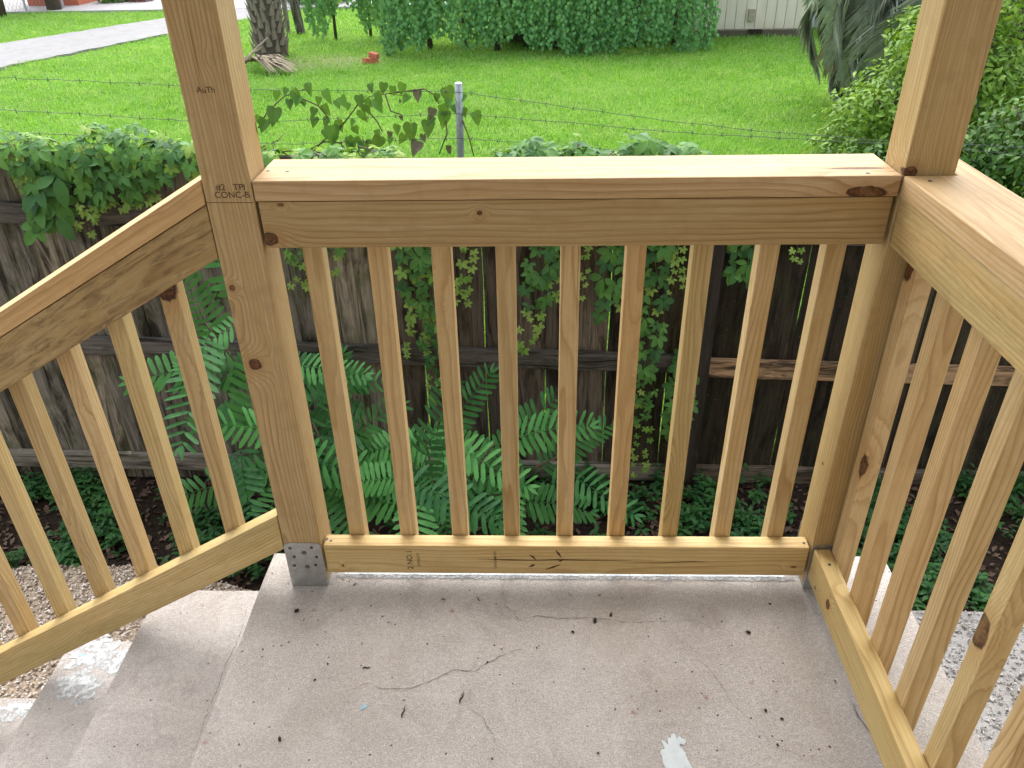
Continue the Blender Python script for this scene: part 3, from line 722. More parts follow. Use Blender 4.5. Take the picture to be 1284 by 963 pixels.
def merge(lst):
    V = []; F = []
    for v, f in lst:
        o = len(V); V += v; F += [tuple(i + o for i in q) for q in f]
    return V, F
def creeper_leaf(seed, mat, n=5):
    r = random.Random(seed); L = []
    angs = {5: (-1.9, -.95, 0, .95, 1.9), 3: (-1.15, 0, 1.15)}[n]
    for a in angs:
        ln = .062 * (1 - .16 * abs(a)) * r.uniform(.88, 1.12)
        L.append(leaflet_geo(ln, ln * r.uniform(.50, .62), (math.sin(a) * .006, math.cos(a) * .006, 0), a + r.uniform(-.12, .12), r.uniform(.15, .5), r.uniform(.12, .4), 4, tilt=r.uniform(-.25, .25)))
    v, f = tube_geo([(0, -.035, -.004), (0, -.015, .002), (0, .006, 0)], .0011, 4); L.append((v, f))
    me = pyd('leaf', *merge(L), True); me.materials.append(mat); return me
LEAF = [creeper_leaf(i, M_creeper) for i in range(5)] + [creeper_leaf(9, M_creeper, 3)]
LEAFY = [creeper_leaf(20 + i, M_creeper_y) for i in range(3)]
def put_leaf(parent, me, pos, nrm, tip, s, name='leaf'):
    nrm = Vector(nrm).normalized(); tip = Vector(tip); tip = (tip - nrm * tip.dot(nrm))
    if tip.length < 1e-3: tip = nrm.orthogonal()
    tip.normalize(); x = tip.cross(nrm)
    M = Matrix((x, tip, nrm)).transposed().to_4x4() @ Matrix.Scale(s, 4); M.translation = Vector(pos)
    return link(name, me, None, parent, M)
U = random.uniform
def strand(pts, n, label, young=.3, size=1., spread=.05, cat='creeper', ytop=1.77, name='climbing_vine', tipyoung=True, group=None, bigfirst=1.0):
    """hanging creeper strand: pts in photograph pixels on the fence face"""
    P = [at(u, v, 1, ytop + U(-.015, .015)) for u, v in pts]
    t = empty(name, P[0], label, cat, group)
    seg = [(b - a).length for a, b in zip(P[:-1], P[1:])]; tot = sum(seg)
    def pos(s):
        s *= tot
        for i, l in enumerate(seg):
            if s <= l or i == len(seg) - 1: return P[i].lerp(P[i + 1], min(1, s / l))
            s -= l
    sp = [pos(i / 14) + Vector((.010 * math.sin(i * 1.9), .006 * math.cos(i * 2.3), 0)) for i in range(15)]
    link('stem', tubes_mesh('stem', [(sp, [.0028 * (1 - .06 * i) for i in range(15)])], 5), M_stem_r if young > .5 else M_stem, t)
    n = int(n * 1.5)
    for i in range(n):
        s = (i + U(0, .8)) / n; p = pos(s); yg = (s > 1 - young * .6 and tipyoung) or U(0, 1) < young * .25
        sd_ = 1 if i % 2 else -1
        k = size * U(.8, 1.4) * (1 - .45 * s if tipyoung else 1) * (.72 if yg else 1) * (bigfirst if s < .5 else 1)
        off = Vector((sd_ * U(.2, 1.) * spread, -U(.005, .035), U(-.015, .02)))
        put_leaf(t, random.choice(LEAFY if yg else LEAF), p + off, (sd_ * U(-.2, .5), -1, U(.25, .95)), (sd_ * U(.1, .9), -.25, -1), k)
    return t
strand([(372, 225), (374, 300), (378, 362)], 16, 'short creeper strand on the fence just right of the left porch post', .45, .8, .045)
strand([(418, 230), (414, 300), (412, 338)], 12, 'small creeper tuft under the top rail between the first two balusters', .3, .85, .045)
strand([(500, 235), (512, 320), (525, 400), (520, 448)], 26, 'bushy creeper strand on the fence left of the third baluster', .55, .95, .055)
strand([(535, 240), (540, 330), (543, 420), (549, 505)], 26, 'long creeper strand hanging down behind the third baluster', .3, .85, .045)
strand([(588, 230), (588, 320), (577, 386)], 16, 'pale young creeper strand between the third and fourth balusters', .95, .8, .035)
strand([(668, 225), (678, 310), (672, 380), (660, 438)], 22, 'creeper strand with star leaves right of the fourth baluster', .5, .95, .05)
strand([(700, 230), (697, 310), (694, 380)], 15, 'creeper strand partly hidden by the middle baluster', .3, .8, .04)
strand([(733, 230), (731, 310), (726, 372)], 15, 'narrow pale creeper strand just right of the middle baluster', .9, .65, .028)
strand([(776, 230), (772, 320), (764, 392)], 14, 'dark creeper strand left of the sixth baluster', .1, .9, .045, tipyoung=False)
strand([(818, 225), (822, 330), (812, 440), (803, 540), (798, 592)], 46, 'longest creeper strand on the fence reaching halfway down right of the sixth baluster', .35, .85, .05)
strand([(846, 225), (850, 310), (846, 368)], 14, 'pale creeper tip hanging just left of the seventh baluster', .95, .75, .03)
strand([(862, 440), (855, 500), (840, 545)], 11, 'sparse dark creeper strand low on the fence left of the dark fence post', .1, .8, .045, tipyoung=False)
strand([(932, 240), (930, 310), (928, 352)], 12, 'short dark green creeper strand left of the eighth baluster', .15, .85, .04, tipyoung=False)
strand([(998, 240), (998, 300), (1000, 330)], 8, 'tiny pale creeper tip hanging beside the ninth baluster', .95, .65, .02)
strand([(60, 215), (62, 265), (66, 280)], 9, 'large leaved creeper strand over the upper fence rail at far left', 0, 1.25, .05, tipyoung=False, ytop=1.74)
strand([(30, 195), (34, 225), (38, 240)], 9, 'pale creeper strand at the left edge above the upper fence rail', .9, .9, .06, ytop=1.75)
strand([(118, 195), (112, 250), (108, 292)], 15, 'pale tipped creeper strand hanging past the upper rail left of the stair railing', .75, .8, .04, ytop=1.75)
strand([(140, 190), (148, 220), (150, 262)], 26, 'dense creeper strand hanging right above the sloping stair railing', .35, .95, .08, ytop=1.75)
strand([(180, 195), (180, 235), (184, 260)], 14, 'creeper strand nearest the left post above the stair railing', .5, .75, .05, ytop=1.75)
# the mass draped along the fence top
def mass(x0, x1, n, zt, label, size=1., young=.25, thick=.10, peak=None):
    t = empty('climbing_vine', ((x0 + x1) / 2, 1.84, ftop(x0)), label, 'creeper')
    items = []
    for j in range(7):
        xa = U(x0, x1); pts = [Vector((xa, 1.84, ftop(xa)))]
        for i in range(7): pts.append(pts[-1] + Vector((U(-.06, .10) * (x1 - x0), U(-.05, .05), U(-.03, .035))))
        items.append((pts, [.004 - .0004 * i for i in range(8)]))
    link('stem', tubes_mesh('stem', items, 5), M_stem_b, t)
    for i in range(n):
        x = U(x0, x1)
        for _ in range(4):
            if mnoise.noise(Vector((x * 7, i % 3 * 2.1, 5))) > -.12: break
            x = U(x0, x1)
        k = zt(x) * (1 + .9 * mnoise.noise(Vector((x * 9, 1, 2)))) * (1.5 if U(0, 1) < .06 else 1); a = U(-.5, 2.9); rr = U(.5, 1.)
        y = 1.82 - math.cos(a) * .12 * rr; z = ftop(x) + (k * math.sin(a) if a > 0 else -.07 * U(0, 1)) * rr
        nr = Vector((U(-.5, .5), -math.cos(a) * .8 - .2, .55 + math.sin(a) * .6))
        yg = U(0, 1) < young
        put_leaf(t, random.choice(LEAFY if yg else LEAF), (x, y, z), nr, (U(-1.4, 1.4), -.8, -.45), size * U(.55, 1.3) * (.75 if yg else 1))
mass(-2.4, -1.62, 100, lambda x: .095, 'creeper mass draped over the fence top at the left edge', .85, .30)
mass(-1.62, -.95, 125, lambda x: .10 + .02 * math.sin(x * 9), 'thick creeper mass on the fence top left of the left post', .85, .28)
mass(-.98, -.62, 60, lambda x: .06, 'creeper on the fence top right beside the left post', 1.0, .4)
mass(-.62, -.05, 80, lambda x: .045, 'low creeper on the fence top just right of the left post', .8, .5)
mass(.34, .78, 85, lambda x: .075, 'low creeper clump on the fence top right of the metal post', 1.05, .08)
mass(.80, 1.18, 120, lambda x: .13 * math.cos((x - .99) * 6), 'tall creeper clump on the fence top above the sixth and seventh balusters', .95, .12)

# ------------------------------------------------------------------ wire fence with metal post
WF = empty('wire_fence', (.11, 2.9, G), 'metal pipe post with three strands of barbed wire beyond the board fence', 'fence')
link('post', tubes_mesh('post', [([(.075, 2.9, G - .1), (.105, 2.9, .30), (.112, 2.9, .615), (.112, 2.9, .622)], [.0205, .0205, .0205, .015])], 14), M_pipe, WF)
def wire(pts):
    P = [at(u, v, 1, 2.9 + (.022 if 0 else -.022)) for u, v in pts]; P2 = []
    for a, b in zip(P[:-1], P[1:]):
        for i in range(8): P2.append(a.lerp(b, i / 8) + Vector((0, U(-.002, .002), U(-.003, .003))))
    P2.append(P[-1]); items = [(P2, .0017)]
    o = 0
    for a, b in zip(P[:-1], P[1:]):
        k = max(1, int((b - a).length / .13))
        for i in range(k):
            q = a.lerp(b, (i + .5) / k)
            for s in (-1, 1): items.append(([q + Vector((-.006, .004, -.012 * s)), q + Vector((.006, -.006, .012 * s))], .0013))
    link('barbed_wire', tubes_mesh('barbed_wire', items, 4), M_wire, WF)
wire([(-80, 94), (0, 97), (120, 102), (230, 108), (330, 113), (480, 114), (575, 115), (700, 133), (850, 153), (960, 165), (1100, 176), (1300, 186)])
wire([(-80, 134), (0, 138), (120, 144), (230, 151), (330, 152), (480, 146), (575, 142), (700, 153), (850, 166), (960, 172), (1100, 180), (1300, 195)])
wire([(-80, 160), (0, 164), (230, 178), (360, 181), (480, 176), (575, 173), (640, 178), (800, 190), (1000, 205)])

# greenbrier on the wire
def heart_leaf(mat, seed, crumple=.0):
    r = random.Random(seed)
    out = [(0, 0), (.20, -.10), (.38, -.02), (.44, .18), (.38, .42), (.22, .72), (.0, 1.05)]
    V = []; F = []
    spine = [(0, 0), (0, .12), (0, .3), (0, .5), (0, .72), (0, 1.05)]
    for s in (-1, 1):
        b = len(V)
        for (a, c) in out: V.append((s * a, c, -.25 * c * c + a * .30 + r.uniform(-crumple, crumple)))
        V.append((0, .45, -.08))
        k = b + len(out)
        for i in range(len(out) - 1): F.append((b + i, b + i + 1, k) if s > 0 else (b + i + 1, b + i, k))
    v, f = tube_geo([(0, -.3, .05), (0, 0, 0)], .018, 4); o = len(V); V += [tuple(q) for q in v]; F += [tuple(i + o for i in q) for q in f]
    me = pyd('leaf', V, F, True); me.materials.append(mat); return me
HEART = [heart_leaf(M_heart, i, .04) for i in range(4)]; HDRY = [heart_leaf(M_dry, 50 + i, .16) for i in range(3)]
SV = empty('greenbrier_vine', at(430, 190, 1, 2.9), 'heart leaved vine with some withered leaves tangled on the barbed wire', 'vine')
cp = lambda x, y, Y=2.88: at(310 + x / 4.28, 95 + y / 4.28, 1, Y)
green = [(170, 85, 1), (215, 80, .8), (258, 85, 1.5), (290, 115, 1.1), (335, 52, 1.1), (312, 142, .8), (435, 80, 1.4), (515, 118, 1.2), (150, 185, 1.8), (103, 245, 1.5), (65, 228, .8), (372, 180, 1.), (410, 172, 1.1), (362, 235, 1.), (450, 280, 1.9), (490, 255, 1.1), (435, 240, 1.), (612, 110, 1.2), (685, 135, 1.6), (612, 195, 1.3), (730, 55, 1.), (842, 52, 1.1), (580, 243, .8), (548, 335, 1.), (556, 362, 1.3), (628, 368, 2.), (715, 335, 1.5), (738, 400, 1.4), (880, 270, 1.9), (805, 283, 1.1), (775, 340, .9), (1062, 85, 1.8), (970, 255, 1.5), (1055, 205, 1.7), (1108, 175, 1.4), (1162, 118, .9), (1222, 205, 1.3), (1040, 175, 1.), (1165, 190, 1.), (590, 340, .9), (510, 395, .7), (700, 95, 1.), (650, 125, 1.), (240, 130, .9), (385, 130, .8), (470, 150, .9), (540, 170, .8), (640, 165, 1.), (570, 290, .9), (420, 300, 1.), (690, 310, .9), (840, 330, 1.1), (860, 120, .9), (1020, 110, .8), (1085, 140, 1.), (995, 230, 1.), (480, 330, .9), (790, 60, .9), (660, 60, .8)]
dry = [(915, 95, 1.5), (1000, 180, 1.6), (822, 230, .8), (918, 365, 2.2), (1080, 395, 1.4), (820, 150, .6), (778, 300, 1.1), (940, 340, 1.1)]
for lst, ms, sc in ((green, HEART, 1.), (dry, HDRY, .72)):
    for (a, b, s) in lst:
        put_leaf(SV, random.choice(ms), cp(a, b) + Vector((0, U(-.05, .05), .012)), (U(-.7, .7), -1, U(.0, .8)), (U(-.7, .7), -.2, -1), .052 * s * sc * U(.9, 1.1))
st = []
for pl in ([(330, 435), (400, 355), (520, 250), (560, 200), (600, 140), (640, 105)], [(330, 400), (420, 350), (500, 362), (560, 330), (620, 345)], [(440, 350), (500, 280), (590, 160), (660, 110), (760, 95), (860, 110)],
           [(760, 95), (950, 70), (1000, 100), (1030, 150)], [(660, 200), (700, 250), (725, 300)], [(1065, 240), (1072, 310), (1030, 420)], [(1155, 240), (1190, 330), (1215, 430)], [(60, 280), (110, 190), (200, 110), (340, 60)], [(290, 120), (380, 160), (440, 230)], [(740, 100), (770, 190), (830, 210)], [(520, 390), (500, 360), (440, 350), (455, 380), (470, 420)]):
    st.append(([cp(a, b, 2.885) for a, b in pl], [.0042 - .0005 * i for i in range(len(pl))]))
link('stem', tubes_mesh('stem', st, 5), M_stem_b, SV)

# ------------------------------------------------------------------ feathery shrub between porch and fence
def compound(seed, L=.40, pairs=13):
    r = random.Random(seed); lst = []; bend = r.uniform(.35, .7); rp = []
    def rach(s): return Vector((.03 * math.sin(s * 2 + seed), s * L, -bend * L * s * s))
    for i in range(9): rp.append(rach(i / 8))
    lst.append(tube_geo(rp, [.0024 - .0002 * i for i in range(9)], 4))
    for i in range(pairs):
        s = .14 + .84 * i / (pairs - 1); p = rach(s)
        ln = .098 * (1 - .55 * abs(s - .45)) * r.uniform(.92, 1.08)
        for sd_ in (-1, 1):
            if r.random() < .03: continue
            a = sd_ * (1.36 - .34 * s) + r.uniform(-.05, .05)
            lst.append(leaflet_geo(ln, ln * .225, (p.x, p.y + r.uniform(-.002, .002), p.z), a, r.uniform(.05, .25), .10, 5, tilt=r.uniform(-.25, .1) * sd_))
    p = rach(1)
    for a in (-.35, .35): lst.append(leaflet_geo(.055, .017, p, a, .3, .12, 3))
    me = pyd('frond', *merge(lst), True); me.materials.append(M_frond); return me
FROND = [compound(i, .38 + .03 * (i % 3), 13 + i % 3) for i in range(5)]
def fern(base, stems, label, n, size=1.):
    t = empty('feathery_shrub', base, label, 'shrub'); items = []
    fronds = []
    for (tipp, bend) in stems:
        b = Vector(base) + Vector((U(-.04, .04), U(-.03, .03), 0)); tp = Vector(tipp); pts = []
        for i in range(9):
            s = i / 8; q = b.lerp(tp, s); q.z += bend * math.sin(s * math.pi) ; pts.append(q)
        items.append((pts, [.008 * (1 - .08 * i) for i in range(9)]))
        for j in range(n):
            s = .48 + .52 * (j + U(0, .6)) / n; q = pts[min(8, int(s * 8))].lerp(pts[min(8, int(s * 8) + 1)], s * 8 % 1)
            a = j * 2.4 + U(-.5, .5); dr = Vector((math.cos(a), math.sin(a) * .6 - .25, U(-.1, .5) + (.4 if s > .9 else 0)))
            fronds.append((q, dr, size * U(.75, 1.1) * (.8 + .2 * s)))
    link('stem', tubes_mesh('stem', items, 6), M_stem_b, t)
    for q, dr, k in fronds:
        dr.normalize(); nr = Vector((0, -.55, 1)) - dr * dr.z
        put_leaf(t, random.choice(FROND), q, nr + Vector((U(-.3, .3), U(-.4, .1), 0)), dr, k, 'frond')
fern((-.28, 1.30, G), [((-.80, 1.38, .02), .05), ((-.60, 1.42, .06), .0), ((-.20, 1.32, -.40), .05), ((-.66, 1.15, -.35), .05), ((-.38, 1.2, -.34), .03)], 'feathery leaved shrub behind the left post and the stair railing', 8, 1.08)
fern((.10, 1.25, G), [((.05, 1.25, -.38), .05), ((.34, 1.32, -.52), .08), ((-.02, 1.08, -.46), .05), ((.60, 1.32, -.60), .1)], 'feathery leaved shrub behind the second to fifth balusters', 6, 1.12)

# ------------------------------------------------------------------ ground behind the porch: litter, weeds, gravel
def scatter_leaves(name, N, xr, yr, size, mat, label, up=.0, dens=None, droop=.3, cat=None, hz=(.0, .02)):
    Vs = []; k = 0
    pr = np.array(leaflet_geo(1, .55, droop=droop, n=2)[0]); Fq = np.array(leaflet_geo(1, .55, n=2)[1])
    pos = []
    while len(pos) < N:
        x, y = U(*xr), U(*yr)
        if dens and U(0, 1) > dens(x, y): continue
        pos.append((x, y))
    allV = np.empty((N, len(pr), 3)); 
    for i, (x, y) in enumerate(pos):
        s = size * U(.6, 1.3); a = U(0, 6.28); tl = U(-.6, .6) if up == 0 else U(.1, 1.0); rl = U(-.5, .5)
        Rm = np.array((Matrix.Rotation(a, 3, 'Z') @ Matrix.Rotation(tl, 3, 'X') @ Matrix.Rotation(rl, 3, 'Y')))
        allV[i] = pr * s @ Rm.T + (x, y, G + U(*hz))
    nF = len(Fq); F = (Fq[None] + (np.arange(N) * len(pr))[:, None, None]).reshape(-1, 4)
    o = link(name, npmesh(name, allV.reshape(-1, 3), F, True), mat); return prop(o, label, cat, kind='stuff')
PATH = [(-3.2, .30), (-2.2, 1.02), (-1.75, 1.17), (-1.2, 1.16), (-.95, 1.10), (-.72, 1.02), (-.50, .60), (-.40, .0), (-.4, -1.2), (-3.2, -1.2)]
pth = lambda x, y: bool(in_poly(np.array([x]), np.array([y]), PATH)[0])
def d_litter(x, y): return 0.06 if pth(x, y) else 1.
scatter_leaves('leaf_litter', 7000, (-2.6, 3.4), (.1, 1.82), .038, M_litter, 'brown dead leaves lying on the soil between porch and fence', 0, d_litter, cat='leaf litter')
def d_weed(x, y):
    if pth(x, y) or (x > 1.4 and y < .72 + .165 * min(1., (x - 1.42) / .55) + .03): return 0.
    v = mnoise.noise(Vector((x * 2.6, y * 2.6, 3))) + .35 * mnoise.noise(Vector((x * 7, y * 7, 1)))
    v -= .12 if x < -.4 else 0.
    return 1. if v > .02 else .2 if v > -.12 else .02
# weed plants: rosettes on short stems
def weeds(N, xr, yr):
    pr0, F0 = leaflet_geo(1, .5, droop=.35, n=3); pr0 = np.array(pr0); F0 = np.array(F0); Vs = []; n = 0
    while n < N:
        x, y = U(*xr), U(*yr)
        if U(0, 1) > d_weed(x, y): continue
        n += 1; hgt = U(.02, .13); L = U(.022, .05); k = random.randint(5, 9); cx_, cy_ = x, y
        for j in range(k):
            a = j * 2.4 + U(-.4, .4); hh = hgt * (.4 + .6 * j / k)
            Rm = np.array(Matrix.Rotation(a, 3, 'Z') @ Matrix.Rotation(U(.0, .7), 3, 'X'))
            Vs.append(pr0 * L * U(.7, 1.2) @ Rm.T + (cx_ + U(-.01, .01), cy_ + U(-.01, .01), G + hh))
    Vs = np.array(Vs); m = len(Vs); F = (F0[None] + (np.arange(m) * len(pr0))[:, None, None]).reshape(-1, 4)
    return npmesh('weeds', Vs.reshape(-1, 3), F, True)
prop(link('weeds', weeds(2500, (-2.4, 3.3), (.15, 1.8)), M_weed), 'low green weeds growing in the shade along the foot of the fence', 'weeds', kind='stuff')

def pebbles(name, N, samp, rmin, rmax, mat, label, z0):
    bm = bmesh.new(); bmesh.ops.create_icosphere(bm, subdivisions=1, radius=1); bm.verts.ensure_lookup_table()
    V0 = np.array([v.co[:] for v in bm.verts]); F0 = np.array([[v.index for v in f.verts] for f in bm.faces]); bm.free()
    Vs = np.empty((N, len(V0), 3))
    for i in range(N):
        x, y = samp(); s = np.array([U(.8, 1.6), U(.6, 1.), U(.35, .75)]) * U(rmin, rmax)
        Rm = np.array(Matrix.Rotation(U(0, 6.28), 3, 'Z') @ Matrix.Rotation(U(-.5, .5), 3, 'X'))
        Vs[i] = (V0 * s * (1 + .18 * rng.standard_normal((len(V0), 1)))) @ Rm.T + (x, y, z0 + U(-.002, .010))
    F = (F0[None] + (np.arange(N) * len(V0))[:, None, None]).reshape(-1, 3)
    return prop(link(name, npmesh(name, Vs.reshape(-1, 3), F, False), mat), label, 'gravel', kind='stuff')
def peb_mat(name, stops):
    B = NB(name); P = B.geo(); c = B.n('ShaderNodeSeparateColor', {0: B.vor(P, 70.).outputs['Color']}).outputs[0]
    c2 = B.noise(P, 300., 3)
    col = B.mix(B.ramp(c2, [(.35, .35), (.6, 0.)]), B.ramp(c, stops, 'CONSTANT'), (.2, .15, .11, 1))
    B.color(col); B.rough(.8); return B.m
M_grav = peb_mat('tan_gravel', [(0, (.36, .285, .225, 1)), (.2, (.50, .43, .36, 1)), (.45, (.60, .54, .48, 1)), (.65, (.42, .345, .28, 1)), (.82, (.68, .63, .58, 1)), (.93, (.17, .12, .09, 1))])
M_gravw = peb_mat('white_gravel', [(0, (.30, .29, .275, 1)), (.3, (.38, .37, .355, 1)), (.52, (.25, .235, .215, 1)), (.72, (.16, .145, .125, 1)), (.84, (.42, .41, .395, 1)), (.94, (.07, .06, .05, 1))])
prop(sheet('gravel_path', densify(PATH, .06, .015), G + .022, plain('gravel_sand', (.34, .27, .20), .95, 0, .35, 90., .004), .06), kind='structure')
def samp_path():
    while True:
        x, y = U(-2.4, -.42), U(-.15, 1.2)
        if pth(x, y): return x, y
pebbles('gravel', 16000, samp_path, .0035, .0085, M_grav, 'tan pebbles covering the path beside the steps', G + .026)
RS = [(1.42, -2.), (4.6, -2.), (4.6, .90), (2.16, .88), (2.02, .80), (1.9, .58), (1.42, .48)]
prop(sheet('pebble_slab', densify([(1.42, -2.), (5., -2.), (5., .885), (1.97, .865), (1.42, .70)], .12, .006), -1.02, concrete('pebble_slab_concrete', (.30, .29, .275, 1), (.38, .37, .36, 1), (.44, .44, .42, 1), .6), .25), kind='structure')
def samp_r():
    while True:
        x, y = U(1.45, 3.3), U(-.4, .86)
        if x > 1.97 or y < .70 + .165 * (x - 1.42) / .55 - .01: return x, y
pebbles('white_gravel', 11000, samp_r, .003, .0072, M_gravw, 'white and dark pebbles bedded on the slab right of the porch', -1.019)

# ------------------------------------------------------------------ small debris on the porch
seedm = [pyd('seed', *tube_geo([(-.5, 0, 0), (-.3, .02, .2), (.2, -.03, .28), (.5, 0, .05)], [.05, .3, .28, .04], 6), True) for _ in range(1)][0]
M_seed = plain('dark_seed', (.022, .016, .013), .6)
for (u, v, s) in ((372, 767, .011), (395, 853, .006), (411, 833, .005), (453, 835, .004), (718, 793, .007), (673, 813, .005), (611, 831, .005), (746, 779, .012), (766, 772, .009), (351, 928, .012), (938, 794, .010), (965, 758, .007), (960, 892, .008), (980, 902, .008), (975, 935, .006), (952, 925, .004), (771, 890, .005), (617, 952, .006), (491, 935, .004), (536, 808, .005), (800, 890, .004), (643, 858, .004), (750, 945, .005), (880, 870, .004), (1040, 937, .005), (905, 780, .005), (330, 815, .006), (408, 793, .004)):
    o = link('seed', seedm, M_seed, None, Matrix.Translation(at(u, v, 2, 0) + Vector((0, 0, .001))) @ Matrix.Rotation(U(0, 6.28), 4, 'Z') @ Matrix.Scale(s * U(.9, 1.2), 4))
    lab = {(372, 767): 'round black seed husk just in front of the steel post base', (351, 928): 'black seed husk nearest the bottom edge on the left half of the floor', (746, 779): 'large dark husk sitting on the crack right of centre', (938, 794): 'single dark husk on the open floor near the right corner', (965, 758): 'small husk nearest the corner of the two bottom rails', (960, 892): 'upper husk of the dark pair beside the side railing', (980, 902): 'lower husk of the dark pair beside the side railing', (975, 935): 'husk just below the dark pair beside the side railing', (718, 793): 'round black seed below the crack left of the large husk', (395, 853): 'small black seed straight below the steel post base', (771, 890): 'small reddish black seed above the white paint patch', (617, 952): 'black seed at the lower end of the white scratch', (673, 813): 'black seed at the right end of the long crack'}.get((u, v))
    if lab: prop(o, lab, 'seed')
    else: prop(o, 'tiny black speck of seed husk on the porch concrete', 'seed', 'specks of seed husk on the porch floor')
for k, (u, v, L, a, m, lab) in enumerate(((506, 893, .030, 1.5, M_seed, 'dark straight twig lying left of centre on the porch floor'), (579, 875, .032, 1.4, M_seed, 'dark knobbly twig at the start of the white scratch'), (460, 838, .018, .1, M_seed, 'short dark twig on the left half of the porch floor'), (600, 752, .014, -1., M_stem_b, 'little brown twig near the bottom rail below the third baluster'), (715, 746, .014, -.8, M_palm_dead, 'straw coloured chip near the bottom rail below the middle baluster'), (556, 752, .010, 0., M_seed, 'dark fleck near the bottom rail below the second baluster'), (766, 770, .014, 1.1, M_seed, 'forked dark twig just behind the crack right of centre'), (752, 747, .009, .4, M_stem_b, 'brown sliver below the sixth baluster'), (445, 733, .012, .9, M_stem_b, 'thin twig just right of the steel post base'))):
    p = at(u, v, 2, 0) + Vector((0, 0, .002)); dx = Vector((math.cos(a), math.sin(a), 0)) * L / 2; nn = Vector((-math.sin(a), math.cos(a), 0)) * L * .08
    o = link('twig', tubes_mesh('twig', [([-dx, -dx * .4 + nn, dx * .2 - nn * .6, dx], [.0006, .0016, .0013, .0005]), ([dx * .2 - nn * .6, dx * .5 + nn * 1.4], [.0009, .0004])], 5), m, None, Matrix.Translation(p))
    prop(o, lab, 'twig')

# ------------------------------------------------------------------ background: palm, hedge, bushes, house, car
def sabal(base, h, r0):
    t = empty('palm_tree', base, 'palm tree with a rough trunk of criss-cross leaf stubs beside the driveway', 'palm')
    b = Vector(base)
    V, F = tube_geo([b + Vector((0, 0, -.1)), b + Vector((0, 0, .05)), b + Vector((0, 0, .3)), b + Vector((.02, 0, h * .6)), b + Vector((.0, 0, h))], [r0 * 1.05, r0 * .95, r0 * .82, r0 * .85, r0 * .75], 14)
    tr = link('trunk', pyd('trunk', V, F, True), M_bark, t)
    # leaf stubs
    B = NB('leaf_stub'); n_ = B.noise(B.vmath('MULTIPLY', B.obj(), (40, 40, 6)), 1., 4)
    B.color(B.mix(B.ramp(n_, [(.3, 0.), (.7, 1.)]), (.10, .078, .06, 1), (.32, .27, .225, 1))); B.rough(.9); ms = B.m
    stub = pyd('leaf_stub', [(-.055, 0, 0), (.055, 0, 0), (.03, .045, .16), (-.03, .045, .16), (-.028, .085, .235), (.028, .085, .235), (-.05, -.05, .0), (.05, -.05, 0), (0, .03, -.01), (0, .06, .15)],
               [(0, 8, 9, 3), (8, 1, 2, 9), (3, 9, 2, 5, 4), (6, 0, 3), (1, 7, 2), (6, 3, 4), (7, 5, 2), (6, 4, 5, 7)]); stub.materials.append(ms)
    i = 0; z = .12
    while z < h - .1:
        for k in range(7):
            a = 2 * math.pi * (k + .5 * (i % 2)) / 7 + U(-.08, .08)
            rr = r0 * (.80 if z > .3 else .92)
            M = Matrix.Translation(b + Vector((math.cos(a) * rr, math.sin(a) * rr, z + U(-.01, .01)))) @ Matrix.Rotation(a - math.pi / 2, 4, 'Z') @ Matrix.Rotation(U(-.12, .12), 4, 'Y') @ Matrix.Scale(U(.85, 1.1), 4)
            link('leaf_stub', stub, None, t, M)
        z += .105; i += 1
    lst = []
    for k in range(26):  # fan crown far above the picture
        a = k * 2.4; el = U(-.6, 1.1); dr = Vector((math.cos(a) * math.cos(el), math.sin(a) * math.cos(el), math.sin(el))); c = b + Vector((0, 0, h)) + dr * .9
        lst.append(tube_geo([b + Vector((0, 0, h)), c], .015, 4))
        s = dr.cross(Vector((0, 0, 1))).normalized(); u2 = s.cross(dr)
        for j in range(-7, 8):
            q = j * .2; e = dr * math.cos(q) + s * math.sin(q); tip = c + e * .9 + Vector((0, 0, -.25)); nrm = u2 * .02 + e.cross(u2) * .022
            lst.append(([c - nrm * .3, c + nrm * .3, c + e * .45 + nrm, tip, c + e * .45 - nrm], [(0, 1, 2, 3, 4)]))
    link('crown', pyd('crown', *merge(lst)), M_palm, t)
    return t
sabal((-4.56, 14.75, G + .0), 3.4, .33)
# fallen dead frond
FF = empty('fallen_frond', (-4.1, 13.2, G), 'dead grey palm frond lying on the grass at the foot of the palm', 'palm frond')
lst = []; a0 = Vector((-4.62, 13.36, G + .14))
link('stalk', tubes_mesh('stalk', [([(-4.55, 14.2, G + .25), (-4.62, 13.8, G + .22), a0], [.02, .025, .035]), ([(-4.45, 14.3, G + .4), (-4.75, 13.7, G + .12)], .02)], 6), M_palm_dead, FF)
for j in range(46):
    e = Vector((1.0 * U(.6, 1.08), U(-.75, .05) , 0)); L = e.length; p = []
    side = Vector((-e.y, e.x, 0)).normalized() * U(.018, .035)
    for i in range(6):
        s = i / 5; q = a0 + e * s + Vector((0, 0, .14 * math.sin(s * 3.0) * U(.6, 1.3) - .10 * s + U(-.02, .02))); q.z = max(q.z, G + .02); p.append(q)
    v = []; f = []
    for i, q in enumerate(p):
        k = math.sin(.3 + i / 5 * 2.7); v += [q + side * k, q - side * k]
        if i: f.append((2 * i - 2, 2 * i - 1, 2 * i + 1, 2 * i))
    lst.append((v, f))
link('blade', pyd('blade', *merge(lst)), M_palm_dead, FF)
# stakes
t = empty('wooden_stake', (-5.06, 17.8, G), 'thin upright grey pole beside the palm', 'pole'); lumber('shaft', t, (-5.06, 17.8, G - .2), (-5.06, 17.8, 2.0), .09, .09, M_rail)
t = empty('wooden_prop', (-4.75, 17.6, G), 'leaning grey plank propped against the pole beside the palm', 'plank'); lumber('plank', t, (-4.72, 17.65, G - .1), (-5.02, 17.72, 1.6), .20, .05, M_rail)
